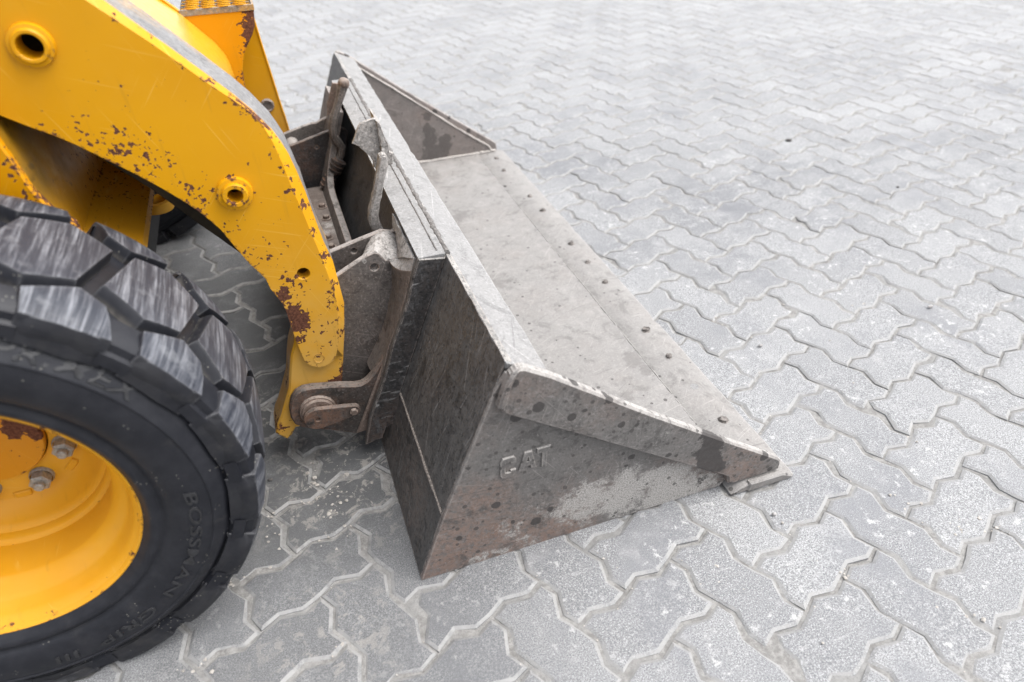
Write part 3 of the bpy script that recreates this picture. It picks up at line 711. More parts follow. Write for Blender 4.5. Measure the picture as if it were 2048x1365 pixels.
# top lip: sheet folded forward from the top of the back
lip = [(.1805, .4745), (.2475, .4430), (.2440, .4315), (.1790, .4620)]
link('top_lip', worn(plate(lip, .004, BW - .004, .0022), .0011, .025, 2), M_LIP, bucket)
bead([(.183, .35, .4745), (.183, 1.50, .4745)], .0062, 120, .0016, M_WELDD)
link('floor_panel', plate([(.012, .003), (.684, .003), (.684, .0215), (.012, .0185)], .008, BW - .008, .001), M_FLOOR, bucket)
# cutting edge: bolt-on blade, tapered to the front, a little wider than the bucket
link('cutting_edge', worn(plate([(.655, 0.0005), (.806, 0.0005), (.811, .0045), (.770, .0195), (.688, .0205), (.655, .002)], -.031, BW + .026, .003), .0014, .025, 3, lambda v: v.co.z < .003 or v.co.x < .70), M_FLOOR, bucket)
link('end_bit', plate([(.688, .0006), (.800, .0006), (.807, .0070), (.776, .0235), (.694, .0255)], -.0345, -.0205, .0035), M_FLOOR, bucket)
bead([(.685, .012, .0209), (.685, BW - .012, .0209)], .0019, 120, .0008, M_FLOOR)
bead([(.10, BW - .012, .024), (.66, BW - .012, .0245), (.765, BW - .006, .024)], .0055, 40, .001, M_WELD)
bead([(.10, .012, .024), (.66, .012, .0245)], .0055, 40, .001, M_WELD)
def bolt_bm(seed):
    rnd = random.Random(seed); bm = bmesh.new()
    n = 8; s_ = rnd.uniform(.72, .98); hs_ = [(.0, .0135 * s_), (.0030, .0112 * s_), (.0066 * rnd.uniform(.6, 1.2), .0098 * s_), (.0088 * rnd.uniform(.6, 1.2), .0068 * s_)]; rows = []
    for h, r in hs_:
        rows.append([bm.verts.new(((r * rnd.uniform(.74, 1.16)) * math.cos(2 * math.pi * i / n), (r * rnd.uniform(.74, 1.16)) * math.sin(2 * math.pi * i / n), h * (1 if h == 0 else rnd.uniform(.6, 1.2)))) for i in range(n)])
    for a, b in zip(rows, rows[1:]):
        for i in range(n): bm.faces.new((a[i], a[(i + 1) % n], b[(i + 1) % n], b[i]))
    bm.faces.new(rows[-1])
    return bm
for k, (x, y) in enumerate([(.751, .152), (.751, .398), (.752, .520), (.753, .775), (.753, .898), (.751, 1.021), (.752, 1.274), (.750, 1.395), (.735, 1.645), (.748, 1.772)]):
    link('blade_bolt', bolt_bm(k), M_BOLT, bucket, (x, y, .0188), (0, 0, k * 1.3))
for (x, y, r) in ((.690, 1.507, .0085), (.751, .275, .0105)):
    b = bmesh.new(); bmesh.ops.create_circle(b, cap_ends=True, radius=r, segments=14)
    link('bolt_hole', b, M_HOLE if y > 1 else M_LIP, bucket, (x, y, .0214 if x < .7 else .0203))
# near and far side plates with their thick rims
side = [(0.0, 0.0), (.056, .163), (.160, .425), (.178, .455), (.196, .458), (.236, .431), (.640, .115), (.745, .040), (.762, .022), (.66, .0225), (.645, .001), (.30, .0005)]
rim_o = [(.1655, .392), (.172, .432), (.1795, .4655), (.190, .4745), (.2035, .4725), (.245, .4455), (.430, .303), (.600, .178), (.764, .0600), (.7745, .048), (.7765, .0225), (.664, .0225), (.650, .026), (.645, .048), (.6325, .058), (.430, .203), (.172, .386)]
corner = [(.158, .405), (.173, .452), (.184, .4705), (.196, .4755), (.190, .462), (.181, .440), (.169, .396)]
def flip(v): return BW - v
sp = link('side_plate', plate(side, 0.0, .009, .0015), M_BSIDE, bucket)
link('rim_strip', plate(rim_o, -.0190, .0005, .004), M_BSIDE, sp)
link('corner_piece', plate(corner, -.0215, -.0005, .004), M_BSIDE, sp)
bead([(.176, -.002, .383), (.43, -.002, .1995), (.60, -.002, .078)], .0028, 50, .0006, M_BSIDE, 'weld_bead', sp)
sp2 = link('side_plate', plate(side, BW, BW - .009, .0015), M_FAR, bucket)
link('rim_strip', plate(rim_o, BW + .0135, BW - .0005, .004), M_FAR, sp2)
link('corner_piece', plate(corner, BW + .016, BW + .0005, .004), M_FAR, sp2)
bead([(.205, BW - .010, .452), (.236, BW - .010, .431), (.43, BW - .010, .281), (.640, BW - .010, .117), (.735, BW - .010, .050), (.752, BW - .010, .024)], .0032, 60, .001, M_WELD, 'weld_bead', sp2)
# maker's mark cast proud on the near side plate
GL = {'C': ([(.0, .16), (.16, .0), (.86, .0), (1, .14), (1, .33), (.66, .33), (.64, .23), (.34, .23), (.34, .77), (.64, .77), (.66, .67), (1, .67), (1, .86), (.86, 1), (.16, 1), (0, .84)], None),
      'A': ([(-.05, 0), (.27, 0), (.33, .20), (.68, .20), (.74, 0), (1.06, 0), (.74, 1), (.27, 1)], [(.41, .42), (.60, .42), (.52, .74), (.49, .74)]),
      'T': ([(.33, 0), (.67, 0), (.67, .76), (1, .76), (1, 1), (0, 1), (0, .76), (.33, .76)], None)}
bm = bmesh.new()
for ch, bx, bz, w, h in (('C', .1620, .2225, .0290, .0480), ('A', .1975, .2290, .0300, .0430), ('T', .2290, .2225, .0290, .0500)):
    o_, hl = GL[ch]; sh = .06
    tf = lambda q: (bx + w * (q[0] + sh * (q[1] - .5)), bz + h * q[1])
    P = [tf(q) for q in o_]; In = inset(P, .0009)
    V = loops(bm, [[(x, .0005, z) for x, z in P], [(x, -.0026, z) for x, z in P], [(x, -.0036, z) for x, z in In]], None)
    hv = []
    if hl:
        H = [tf(q) for q in hl]; hv = [loops(bm, [[(x, -.0036, z) for x, z in H], [(x, .0005, z) for x, z in H]], None)[0]]
    cap(bm, V[2], hv)
lt = link('lettering', bm, M_BSIDE, sp)
# mounting frame on the back of the bucket: shelf over the coupler, end rails
link('mounting_shelf', plate([(.126, .4700), (.179, .4700), (.179, .4785), (.126, .4785)], .347, 1.503, .0015), M_LIP, bucket)
bead([(.166, .36, .4790), (.166, 1.49, .4790)], .0016, 90, .0004, M_WELDD)
RAILP = [(.1262, .4765), (.1123, .4422), (.0968, .3904), (.0777, .3457), (.0540, .2923), (.0375, .2436), (.0257, .2094), (-.0178, .1107), (-.0375, .0386), (.0016, .0457), (.0132, .0742), (.0335, .083), (.056, .163), (.1235, .331), (.180, .4705), (.176, .4695)]
link('mounting_rail', plate(RAILP, .345, .362, .0025), M_BACK, bucket)
link('mounting_rail', plate(RAILP, BW - .345, BW - .362, .0025), M_BACK, bucket)

# ------------------------------------------------------------------ skid steer loader
INNER_LOW = [(-.1754, .4523), (-.1875, .4782), (-.214, .515), (-.2398, .5483), (-.2685, .5896), (-.2967, .6282), (-.3338, .6709), (-.3863, .7296), (-.4368, .7961), (-.5352, .8773)]
low = D['arm_low']
spots = [(x, .39, z, .065, .46) for x, z in low[2:15]] + [(-.125, .39, .385, .045, 1.6), (-.108, .39, .365, .040, 1.3), (-.12, .39, .33, .03, 1.0), (-.135, .39, .425, .05, 1.0), (-.11, .39, .45, .07, .62), (-.085, .39, .34, .09, .48), (-.09, .39, .29, .07, .40),
         (-.26, .39, .72, .085, .56), (-.30, .39, .735, .08, .58), (-.22, .39, .66, .075, .52), (-.34, .39, .765, .07, .42), (-.15, .39, .52, .09, .58), (-.17, .39, .60, .15, .34), (-.30, .39, .80, .16, .28)]
spots += [(x, .39, z, .022, .85) for x, z in D['arm_top_face'][8:20]] + [((a[0] + b[0]) / 2, .39, (a[1] + b[1]) / 2, .016, .75) for a, b in zip(D['arm_top_face'][7:19], D['arm_top_face'][8:20])] + [(x, .39, z, .024, .55) for x, z in D['arm_top_face'][3:8]]
spots += [(D['boss_b'][0][0] + .018 * math.cos(q), .368, D['boss_b'][0][1] + .018 * math.sin(q), .012, .9) for q in (2.6, 3.6, 4.4, 5.2)] + [(D['boss_b'][0][0], .380, D['boss_b'][0][1] + .026, .012, .9)]
spots += [(-.06, .40, .185, .045, 1.3), (-.08, .40, .18, .03, 1.5), (-.045, .40, .22, .03, .8), (-.20, .42, .09, .06, .9), (-.165, .43, .2, .05, .7)]
M_YEL = mat_paint('yellow_paint', spots=spots)
M_YELC = mat_paint('yellow_paint_chassis', base=(0.60, 0.265, 0.002), spots=[(-.40, .36, .66, .06, .9), (-.43, .36, .75, .05, .7), (-.42, .36, .70, .05, .8), (-.55, .36, .75, .3, .25)], scuff=0.0)
M_YELS = mat_paint('yellow_paint_scuffed', base=(0.52, 0.25, 0.010), spots=[(-.37, .7, .58, .3, .45)], scuff=0.75, shade_spots=[(-.46, .45, .86, .24, 1.0), (-.44, .7, .82, .22, 1.0), (-.45, 1.0, .84, .25, 1.0), (-.43, .40, .72, .10, .8), (-.43, .55, .70, .09, .7)])  # dark spots paint the shade under the arms on the chassis wall
M_YELF = mat_paint('yellow_paint_far', base=(0.64, 0.26, 0.002), spots=[(-.068, 1.35, .69, .05, 1.3), (-.075, 1.35, .66, .06, 1.2), (-.09, 1.35, .63, .05, .9), (-.13, 1.35, .55, .05, .6), (-.06, 1.35, .72, .04, 1.2), (-.03, 1.46, .42, .04, .8), (-.04, 1.46, .5, .03, .6)])
M_YELR = mat_paint('yellow_paint_rim', base=(0.66, 0.315, 0.010), spots=[(-.598 + .224 * math.cos(a * .35), .03, .378 + .224 * math.sin(a * .35), .03, .55) for a in range(18)], chip=.74, low=.2)
M_CAPW = mat_steel('worn_arm_top', (0.20, 0.196, 0.198), rust=(0.52, 0.27, 0.03), rust_amt=1.4, dust_all=0.12, dust_up=0.3, dust=(0.33, 0.32, 0.31), streak=(40, 120, 40), streak_k=0.3, rough=0.42, metal=0.25, edge_k=0.4)
M_COUP = mat_steel('coupler_steel', (0.090, 0.078, 0.072), rust=(0.125, 0.075, 0.055), rust_amt=0.6, dust_all=0.14, dust_up=0.9, dust=(0.34, 0.315, 0.295), streak=(70, 30, 40), streak_k=0.3, edge_c=(0.36, 0.28, 0.24), edge_k=1.0, scr=('Y', (30, -25, 65), .6, (.26, .225, .205)), spots_k=.25, mott=.8, grain=.7)
M_COUPD = mat_steel('coupler_black_steel', (0.026, 0.025, 0.026), rust=(0.115, 0.056, 0.034), rust_amt=0.55, dust_all=0.05, dust_up=0.6, dust=(0.25, 0.22, 0.20), streak=(60, 60, 60), streak_k=0.22, edge_c=(0.21, 0.125, 0.085), edge_k=1.0, rough=0.5, scr=('Y', (30, -25, 65), .5, (.19, .15, .13)), mott=.8, grain=.9)
M_RUSTY = mat_steel('rusty_steel', (0.125, 0.088, 0.070), rust=(0.125, 0.064, 0.042), rust_amt=0.9, dust_all=0.18, dust_up=0.6, dust=(0.30, 0.26, 0.23), streak=(50, 50, 50), streak_k=0.1, edge_c=(0.30, 0.22, 0.18), edge_k=0.7, grain=.8, mott=.8)
M_CRUST = mat_steel('concrete_crusted_steel', (0.20, 0.185, 0.175), rust_amt=0.3, dust_all=0.7, dust_up=0.5, dust=(0.33, 0.315, 0.30), streak=(60, 60, 60), streak_k=0.2, bump=1.0, grain=1.0, mott=.9)
M_SALT = mat_steel('salt_stained_steel', (0.11, 0.085, 0.07), rust_amt=0.7, dust_all=0.05, dust_up=0.1, pale_spots=[(.0, .95, .25, .05, 1.0), (.01, .99, .25, .04, 1.0)], streak=(50, 50, 50), streak_k=0.2)
M_BLK = mat_plain('black_underside', (0.012, 0.012, 0.013), 0.7, 0, .4, 30)
M_NUT = mat_plain('zinc_nut', (0.30, 0.295, 0.27), 0.45, 0.25, 0.25, 300, 0.2)
M_RUB = mat_rubber('tyre_rubber'); M_LET = mat_plain('dusty_raised_rubber', (0.0175, 0.0180, 0.0205), .6, 0, .4, 120); M_TRD = mat_rubber('tread_rubber', True)
M_REDP = mat_paint('yellow_paint_hub', base=(0.55, 0.23, 0.003), spots=[(-.535, .21, .41, .036, 3), (-.520, .21, .385, .022, 3), (-.56, .21, .39, .022, 2.2), (-.56, .2, .33, .12, .3)], low=.2)

loader = tag(empty('skid_steer_loader', loc=(-.598, .925, 0)), 'worn yellow compact loader at left with chipped rusty lift arms and a big black tyre', 'loader')
LP = Vector((-.598, .925, 0))
def lpart(name, bm, mat, parent=None):
    """mesh in place coordinates hung under the loader (or under one of its parts, which sit at the same origin)"""
    bmesh.ops.translate(bm, verts=bm.verts, vec=-LP)
    return link(name, bm, mat, parent or loader)

# --- near lift arm: outer sheet, worn top strip, inner sheet, knuckle, bosses
face = D['arm_top_face'] + D['arm_round'] + D['arm_low']
outl = D['arm_top_edge'] + D['arm_round'] + D['arm_low']
holes = [(*D['arm_hole'][0], .0115, None)]
arm = lpart('lift_arm', plate(outl, .385, .409, .012, [(*D['boss_a'][0], .0165, None), (*D['boss_b'][0], .0125, None)] + holes, face), M_YEL)
capp = [(x, z) for x, z in D['arm_top_edge'][:17]]
lpart('top_strip', plate(thick_path(capp, .006, -1), .3995, .502, .003), M_CAPW, arm)
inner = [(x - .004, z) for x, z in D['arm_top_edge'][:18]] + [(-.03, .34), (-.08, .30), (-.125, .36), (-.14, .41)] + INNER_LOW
lpart('inner_sheet', plate(inner, .488, .500, .002), mat_plain('arm_box_shade', (0.024, 0.018, 0.009), .75, 0, .6, 25), arm)  # near-black colour paints the shade inside the deep arm box
lpart('knuckle', plate(D['knuckle'], .3975, .470, .004), M_YEL, arm)
def boss(cx, cz, r0, r1, rb, h, y0=.385):
    prof = [(y0 + .001, r0), (y0 - .004, r0 * .985), (y0 - .0075, r0 * .95), (y0 - .0085, r1 * 1.05), (y0 - h + .0012, r1), (y0 - h, r1 - .0012), (y0 - h, rb + .001), (y0 - h + .001, rb), (y0 + .030, rb)]
    return lathe(prof, 36, None, (cx, 0, cz))
b = boss(*D['boss_a'][0], .0290, .0222, .0163, .0125); bmesh.ops.translate(b, verts=b.verts, vec=(0, 0, 0)); lpart('boss', b, M_YEL, arm)
lpart('boss', boss(*D['boss_b'][0], .0290, .0200, .0122, .0150), M_YEL, arm)
b = lathe([(.3846, .0105), (.3838, .0104), (.3848, .0095), (.3872, .005), (.3878, .0)], 24, None, (D['plug'][0][0], 0, D['plug'][0][1])); lpart('plug', b, M_YEL, arm)
# --- far lift arm (seen past the near one)
fa = lpart('lift_arm', plate(D['far_outer'], 1.450, 1.462, .002), M_YEL)
fin = D['far_inner'][:-3] + [(-.30, .50), (-.45, .70), (-.50, .86), (-.30, .80)]
lpart('inner_sheet', plate(fin, 1.350, 1.362, .002), M_YELF, fa)
fcap = [(-.150, .7330), (-.0655, .6857 + .03), (-.0599, .6694 + .02), (-.0525, .5943), (-.046, .5228), (-.0405, .4556), (-.0344, .4012), (-.0315, .3582)]
lpart('top_strip', plate(thick_path(fcap[2:], .006, -1), 1.447, 1.478, .002), M_YEL, fa)
lpart('knuckle', plate([p for p in D['knuckle'] if p[1] < .315], BW - .3975, BW - .470, .004), M_YEL, fa)
b = lathe([(1.4495, .020), (1.444, .019), (1.442, .016), (1.446, .014), (1.447, 0)], 26, None, (D['far_boss'][0][0], 0, D['far_boss'][0][1])); lpart('pin_end', b, M_COUP, fa)
# step tread on top of the far arm: open gripping scoops
tz = .7385
stp = lpart('step_tread', box(bmesh.new(), -.240, -.0570, 1.349, 1.560, tz - .004, tz, .001), M_BLK)
b = bmesh.new(); box(b, -.242, -.0555, 1.3475, 1.352, tz - .012, tz + .0035, .0008); box(b, -.0610, -.0550, 1.352, 1.560, tz - .012, tz + .0035, .0008); lpart('tread_rim', b, M_CAPW, stp)
for k in range(8):
    yk = 1.3555 + k * .0230
    for c in range(4):
        xc = -.2105 + c * .0400 + (k % 2) * .0
        b = bmesh.new()
        P = [(xc + .0165 * math.cos(math.pi * q / 10), yk + .005 - .0145 * math.sin(math.pi * q / 10), tz + .0020 + .0035 * math.sin(math.pi * q / 10)) for q in range(11)]
        tube(P, .0019, 6, b)
        lpart('grip_scoop', b, M_YEL, stp)
    b = bmesh.new(); box(b, -.238, -.064, yk + .0120, yk + .0155, tz + .0008, tz + .0026, .0005); lpart('tread_bar', b, M_CAPW if k % 2 else M_YEL, stp)
# --- cross member between the arms, rounded on its front
sprof = [(-.62, 1.02)] + D['saddle_prof'] + [(-.158, .530), (-.185, .535), (-.22, .62), (-.32, .73), (-.62, .95)]
lpart('cross_member', plate(sprof, .4995, 1.351, .002), mat_paint('yellow_paint_polished', base=(0.62, 0.34, 0.02), spots=[(-.16, .6, .63, .08, .8), (-.15, .9, .6, .06, .7)], coat=1.0, scuff=.12))
# --- chassis between the wheels
cprof = [(-.326, .548), (-.331, .557), (-.413, .590), (-.416, .640), (-.440, .800), (-.480, .950), (-1.9, 1.05), (-1.9, .26), (-.56, .24), (-.47, .34), (-.45, .50), (-.352, .540)]
ch = lpart('chassis', plate(cprof, .3625, BW - .3625, .002), M_YELS)
sl = D['side_low']
sp_ = [(-.50, 1.0)] + sl + [(-.385, .60), (-.40, .48), (-.52, .30), (-1.9, .28), (-1.9, 1.05)]
lpart('chassis_side', plate(sp_, .345, .362, .003), M_YELC, ch)
lpart('chassis_side', plate(sp_, BW - .345, BW - .362, .003), M_YELC, ch)
b = lathe([(-.011, .0215), (-.013, .0250), (-.012, .0350), (.012, .0350), (.013, .0250), (.011, .0215), (-.011, .0215)], 24, None, (-.388, 1.0, .380), 'Z'); box(b, -.470, -.4200, .970, 1.030, .370, .390, .003); lpart('tie_down_eye', b, M_YEL, ch)
b = bmesh.new(); box(b, -1.6, -.47, .37, BW - .37, .16, .335, .004); lpart('belly_plate', b, M_BLK, ch)

# --- rear of the lift arms and the cab, above and behind the view: unseen, added to shade the ground
RT_ = [(-.418, 1.075), (-.60, 1.235), (-.80, 1.36), (-1.30, 1.53), (-1.85, 1.60), (-1.95, 1.54), (-1.90, 1.40), (-1.30, 1.27), (-.80, 1.06), (-.540, .882)]
lpart('arm_beam', plate(RT_, .387, .500, .004), M_YEL, arm); lpart('arm_beam', plate(RT_, BW - .387, BW - .500, .004), M_YEL, fa)
M_CABG = mat_plain('cab_glass', (0.02, 0.022, 0.025), 0.08, 0, .1, 5, 0.0)
cab = lpart('cab', plate([(-.62, 1.02), (-.66, 1.95), (-.74, 2.02), (-1.75, 2.02), (-1.82, 1.95), (-1.90, 1.03)], .515, BW - .515, .01), M_BLK)
lpart('windscreen', plate([(-.618, 1.12), (-.652, 1.90), (-.640, 1.90), (-.606, 1.12)], .58, BW - .58, .002), M_CABG, cab)
lpart('engine_cover', plate([(-1.90, .30), (-1.90, 1.30), (-2.55, 1.22), (-2.70, 1.05), (-2.70, .45), (-2.55, .32)], .40, BW - .40, .02), M_YELC)

# --- coupler that carries the bucket
cp = empty('coupler', loader)
lug = lpart('pivot_lug', plate(D['lug'], .378, .398, .004), mat_steel('lug_steel', (0.040, 0.034, 0.031), rust=(0.135, 0.068, 0.042), rust_amt=0.9, dust_all=0.08, dust_up=0.6, dust=(0.25, 0.21, 0.18), edge_c=(0.26, 0.15, 0.105), edge_k=1.0, mott=.9, grain=.9, rust_spots=[(-.13, .378, .14, .09, .8)]), cp)
lpart('pivot_lug', plate(D['lug'], BW - .378, BW - .398, .004), M_COUPD, cp)
lpart('lug_flange', plate(D['lug_strip'], .3705, .379, .003), M_RUSTY, cp)
px, pz = D['pin'][0]; qx, qz = D['pin'][1]
lpart('pin_collar', lathe([(.379, .038), (.3735, .038), (.371, .0365), (.371, .0335), (.366, .0335), (.3645, .032), (.3645, 0)], 40, None, (px + .004, 0, pz + .006)), M_RUSTY, cp)
def link_pts(r0, r1):
    d = Vector((qx - px, qz - pz)); L = d.length; a = math.atan2(d.y, d.x); b_ = math.asin((r0 - r1) / L); out = []
    for k in range(15):
        t = a + math.pi / 2 + b_ * -1 + (2 * math.pi - (math.pi - 2 * b_) - 0) * 0 + (math.pi + 2 * b_) * k / 14; out.append((px + r0 * math.cos(t), pz + r0 * math.sin(t)))
    for k in range(9):
        t = a - math.pi / 2 + b_ + (math.pi - 2 * b_) * k / 8; out.append((qx + r1 * math.cos(t), qz + r1 * math.sin(t)))
    return out
lpart('pin_retainer', plate(link_pts(.0285, .0150), .3530, .3640, .0025, [(px, pz, .0050, .008)]), lug.data.materials[0], cp)
lpart('retainer_bolt', lathe([(.3535, .0085), (.3480, .0085), (.3465, .007), (.3465, 0)], 6, None, (qx, 0, qz)), M_RUSTY, cp)
for s in (0, 1):
    f = (lambda v: v) if s == 0 else flip
    if s == 0:
        lpart('clevis_plate', plate(D['clevis_a'], f(.460), f(.474), .002, [(.0555, .4085, .0085, .012)]), M_COUP, cp)
        lpart('clevis_plate', plate(D['clevis_b'], f(.560), f(.574), .002, [(.0285, .398, .0065, .012)]), M_COUP, cp)
    else:
        lpart('clevis_plate', plate(D['clevis_c'], 1.290, 1.276, .002, [(.030, .360, .006, None)]), M_COUPD, cp)
        lpart('clevis_plate', plate(D['clevis_d'], 1.390, 1.376, .002), M_COUP, cp)
# domed seat joining the two near clevis plates
b = bmesh.new(); A, B2 = D['saddle_a'], D['saddle_b']; rows = []
for k in range(9):
    t = k / 8; lift = .012 * math.sin(math.pi * t)
    rows.append([b.verts.new((A[i][0] * (1 - t) + B2[i][0] * t, .461 + (.560 - .461) * t, (A[i][1] * (1 - t) + B2[i][1] * t) + lift * math.sin(math.pi * (i + .4) / 7))) for i in range(7)])
for r0, r1 in zip(rows, rows[1:]):
    for i in range(6): b.faces.new((r0[i], r0[i + 1], r1[i + 1], r1[i]))
ret = bmesh.ops.extrude_face_region(b, geom=b.faces[:]); bmesh.ops.translate(b, verts=[v for v in ret['geom'] if isinstance(v, bmesh.types.BMVert)], vec=(0, 0, -.012))
lpart('lever_seat', rough(b, .0008, 1, 5), M_CRUST, cp)
b = bmesh.new(); rows = []
for k in range(7):
    t = k / 6; p0 = Vector((.1035 + .0255 * t, .459 + .103 * t, .4200 - .003 * t)); p1 = Vector((.1205, .366 + .196 * t, .4685)); pm = (p0 + p1) / 2 + Vector((-.006, 0, .004))
    rows.append([b.verts.new(q) for q in (p0, pm, p1, p1 + Vector((.006, 0, -.004)), pm + Vector((.009, 0, -.009)), p0 + Vector((.008, 0, -.012)))])
for r0, r1 in zip(rows, rows[1:]):
    for i in range(6): b.faces.new((r0[i], r0[(i + 1) % 6], r1[(i + 1) % 6], r1[i]))
b.faces.new(rows[0]); b.faces.new(rows[-1]); lpart('seat_web', rough(b, .0008, 1, 9), M_CRUST, cp)
# coupler face: two posts and a lower panel with a cut-out between them, leaning like the bucket back
o_ = Vector((-.0375, .0386)); dv = Vector((.1637, .438)); nv = Vector((-.937, .350))
def face_bm(out, t0, t1):
    bm = bmesh.new(); L = []
    for th in (t0, t1):
        L.append([(o_.x + dv.x * t + nv.x * th, y, o_.y + dv.y * t + nv.y * th) for y, t in out])
    V = loops(bm, L, None); cap(bm, V[0]); cap(bm, V[1]); return bm
cut = [(1.235, .97), (1.232, .78), (1.222, .66), (1.20, .58), (1.165, .545), (1.12, .535), (.72, .535), (.67, .545), (.64, .58), (.61, .66), (.595, .78), (.580, .85)]
lpart('coupler_face', face_bm([(.462, .02), (1.486, .02), (1.486, .97)] + cut + [(.462, .85)], .001, .019), M_COUP, cp)
# sheet that sweeps from the near clevis plate out to the bucket's end rail
b = bmesh.new(); C1 = [(.0870, .4190), (.0900, .390), (.0820, .345), (.0660, .295), (.0480, .250), (.0250, .2080), (.0050, .1750)]; C2 = [(.1130, .4430), (.1040, .412), (.0900, .372), (.0720, .330), (.0500, .283), (.0330, .233), (.0230, .2020)]
rows = []
for k in range(8):
    t = k / 7; e = t * t
    rows.append([b.verts.new((p[0] * (1 - e) + q[0] * e, .4590 + (.3640 - .4590) * t, p[1] * (1 - e) + q[1] * e)) for p, q in zip(C1, C2)])
for r0, r1 in zip(rows, rows[1:]):
    for i in range(6): b.faces.new((r0[i], r0[i + 1], r1[i + 1], r1[i]))
ret = bmesh.ops.extrude_face_region(b, geom=b.faces[:]); bmesh.ops.translate(b, verts=[v for v in ret['geom'] if isinstance(v, bmesh.types.BMVert)], vec=(.008, 0, -.004))
lpart('coupler_wing', b, M_COUP, cp)
b = bmesh.new(); r0 = []; r1 = []
for k in range(8):
    t = k / 7; e = t * t; y = .4590 + (.3640 - .4590) * t
    r0.append(b.verts.new((.0870 * (1 - e) + .1130 * e, y, .4190 * (1 - e) + .4430 * e))); r1.append(b.verts.new((.1060 + .0160 * t, y, .4205 + .0490 * t)))
for k in range(7): b.faces.new((r0[k], r0[k + 1], r1[k + 1], r1[k]))
ret = bmesh.ops.extrude_face_region(b, geom=b.faces[:]); bmesh.ops.translate(b, verts=[v for v in ret['geom'] if isinstance(v, bmesh.types.BMVert)], vec=(.004, 0, -.008))
lpart('wing_cap', b, M_CRUST, cp)
bp = lpart('bolted_shelf', box(bmesh.new(), -.130, .0190, .600, 1.250, .240, .250, .002), M_SALT, cp)
for (x, y) in ((-.003, .862), (-.004, .915), (.006, 1.030), (.004, 1.105), (-.06, .80), (-.07, 1.2)):
    b = lathe([(.250, .0135), (.2525, .0135), (.2530, .0100)], 14, None, (x, y, 0), 'Z'); lathe([(.2525, .0085), (.2600, .0085), (.2615, .0070), (.2615, .0)], 6, b, (x, y, 0), 'Z'); lpart('shelf_bolt', b, M_RUSTY, cp)
# hydraulic hose fittings seen between the far clevis plates
lpart('pivot_tube', rod((-.035, 1.29, .345), (-.035, 1.39, .345), .020, 18), M_COUP, cp)
lpart('pivot_tube', rod((-.055, 1.18, .30), (-.055, 1.29, .30), .026, 20), M_COUP, cp)
# locking levers
lpart('locking_lever', rough(plate(D['lever'], .612, .636, .004), .0005, 3, 3), M_CRUST, cp)
lpart('lever_handle', rough(plate(D['handle_plate'], .655, .663, .0015), .0005, 3, 4), M_CRUST, cp)
hp = D['handle_plate']
lpart('lever_gusset', rough(plate([(.128, .545), (.1425, .555), (.1455, .575), (.1390, .603), (.1330, .634), (.1265, .637), (.1290, .60)], .645, .725, .0015), .0009, 3, 6), M_CRUST, cp)
b = bmesh.new(); P = [(.141 - .0028 * i + random.uniform(-.002, .002), .668 + random.uniform(-.002, .002), .560 + .0085 * i) for i in range(9)]
for p in P: rod((p[0] - .002, p[1] - .006, p[2]), (p[0] + .004, p[1] + .010, p[2] + .003), .0042, 7, b, .003)
lpart('spring_coil', b, M_CRUST, cp)
lpart('stop_block', plate([(.1265, .479), (.172, .479), (.175, .505), (.168, .509), (.150, .507), (.1275, .503)], .790, .802, .0015), M_CRUST, cp)
b = bmesh.new(); box(b, .160, .171, .802, .870, .479, .500, .0015); lpart('stop_block', b, M_CRUST, cp)
lf = D['lever_far']
b = tube([(.1330, 1.232, .548), (.127, 1.232, .531), (.116, 1.232, .507), (.103, 1.232, .480), (.092, 1.232, .455), (.083, 1.232, .430), (.081, 1.232, .402), (.089, 1.232, .384), (.098, 1.232, .366), (.092, 1.232, .345), (.080, 1.232, .325)], .0125, 9, None, .16)
lpart('locking_lever', b, M_COUP, cp)
b = bmesh.new(); bmesh.ops.create_uvsphere(b, u_segments=12, v_segments=8, radius=.0165, matrix=Matrix.Translation((.1335, 1.232, .545))); lpart('lever_knob', b, M_RUSTY, cp)
lpart('lever_handle', plate(D['handle_far'], 1.262, 1.270, .001), M_RUSTY, cp)
b = bmesh.new()
for k in range(7):
    q = Vector((.083, 1.225, .332)).lerp(Vector((.034, 1.225, .262)), k / 6); q2 = Vector((.083, 1.225, .332)).lerp(Vector((.034, 1.225, .262)), (k + .62) / 6)
    rod(q, q2, .0185 if k > 2 else .0235, 14, b, .0175 if k > 2 else .022)
rod((.085, 1.225, .335), (.030, 1.225, .257), .0155, 14, b)
lpart('spring_coil', b, M_COUPD, cp)
b = tube([(.075, 1.262, .350), (.060, 1.266, .33), (.048, 1.266, .30), (.040, 1.262, .270)], .004, 6); lpart('lever_link', b, M_COUPD, cp)

# --- wheels
WC = Vector((-.598, 0, .378)); WY = .160
def flat(bm, c, keep=.0015):
    for v in bm.verts:
        if v.co.z + c.z < keep: v.co.z = keep - c.z
    return bm
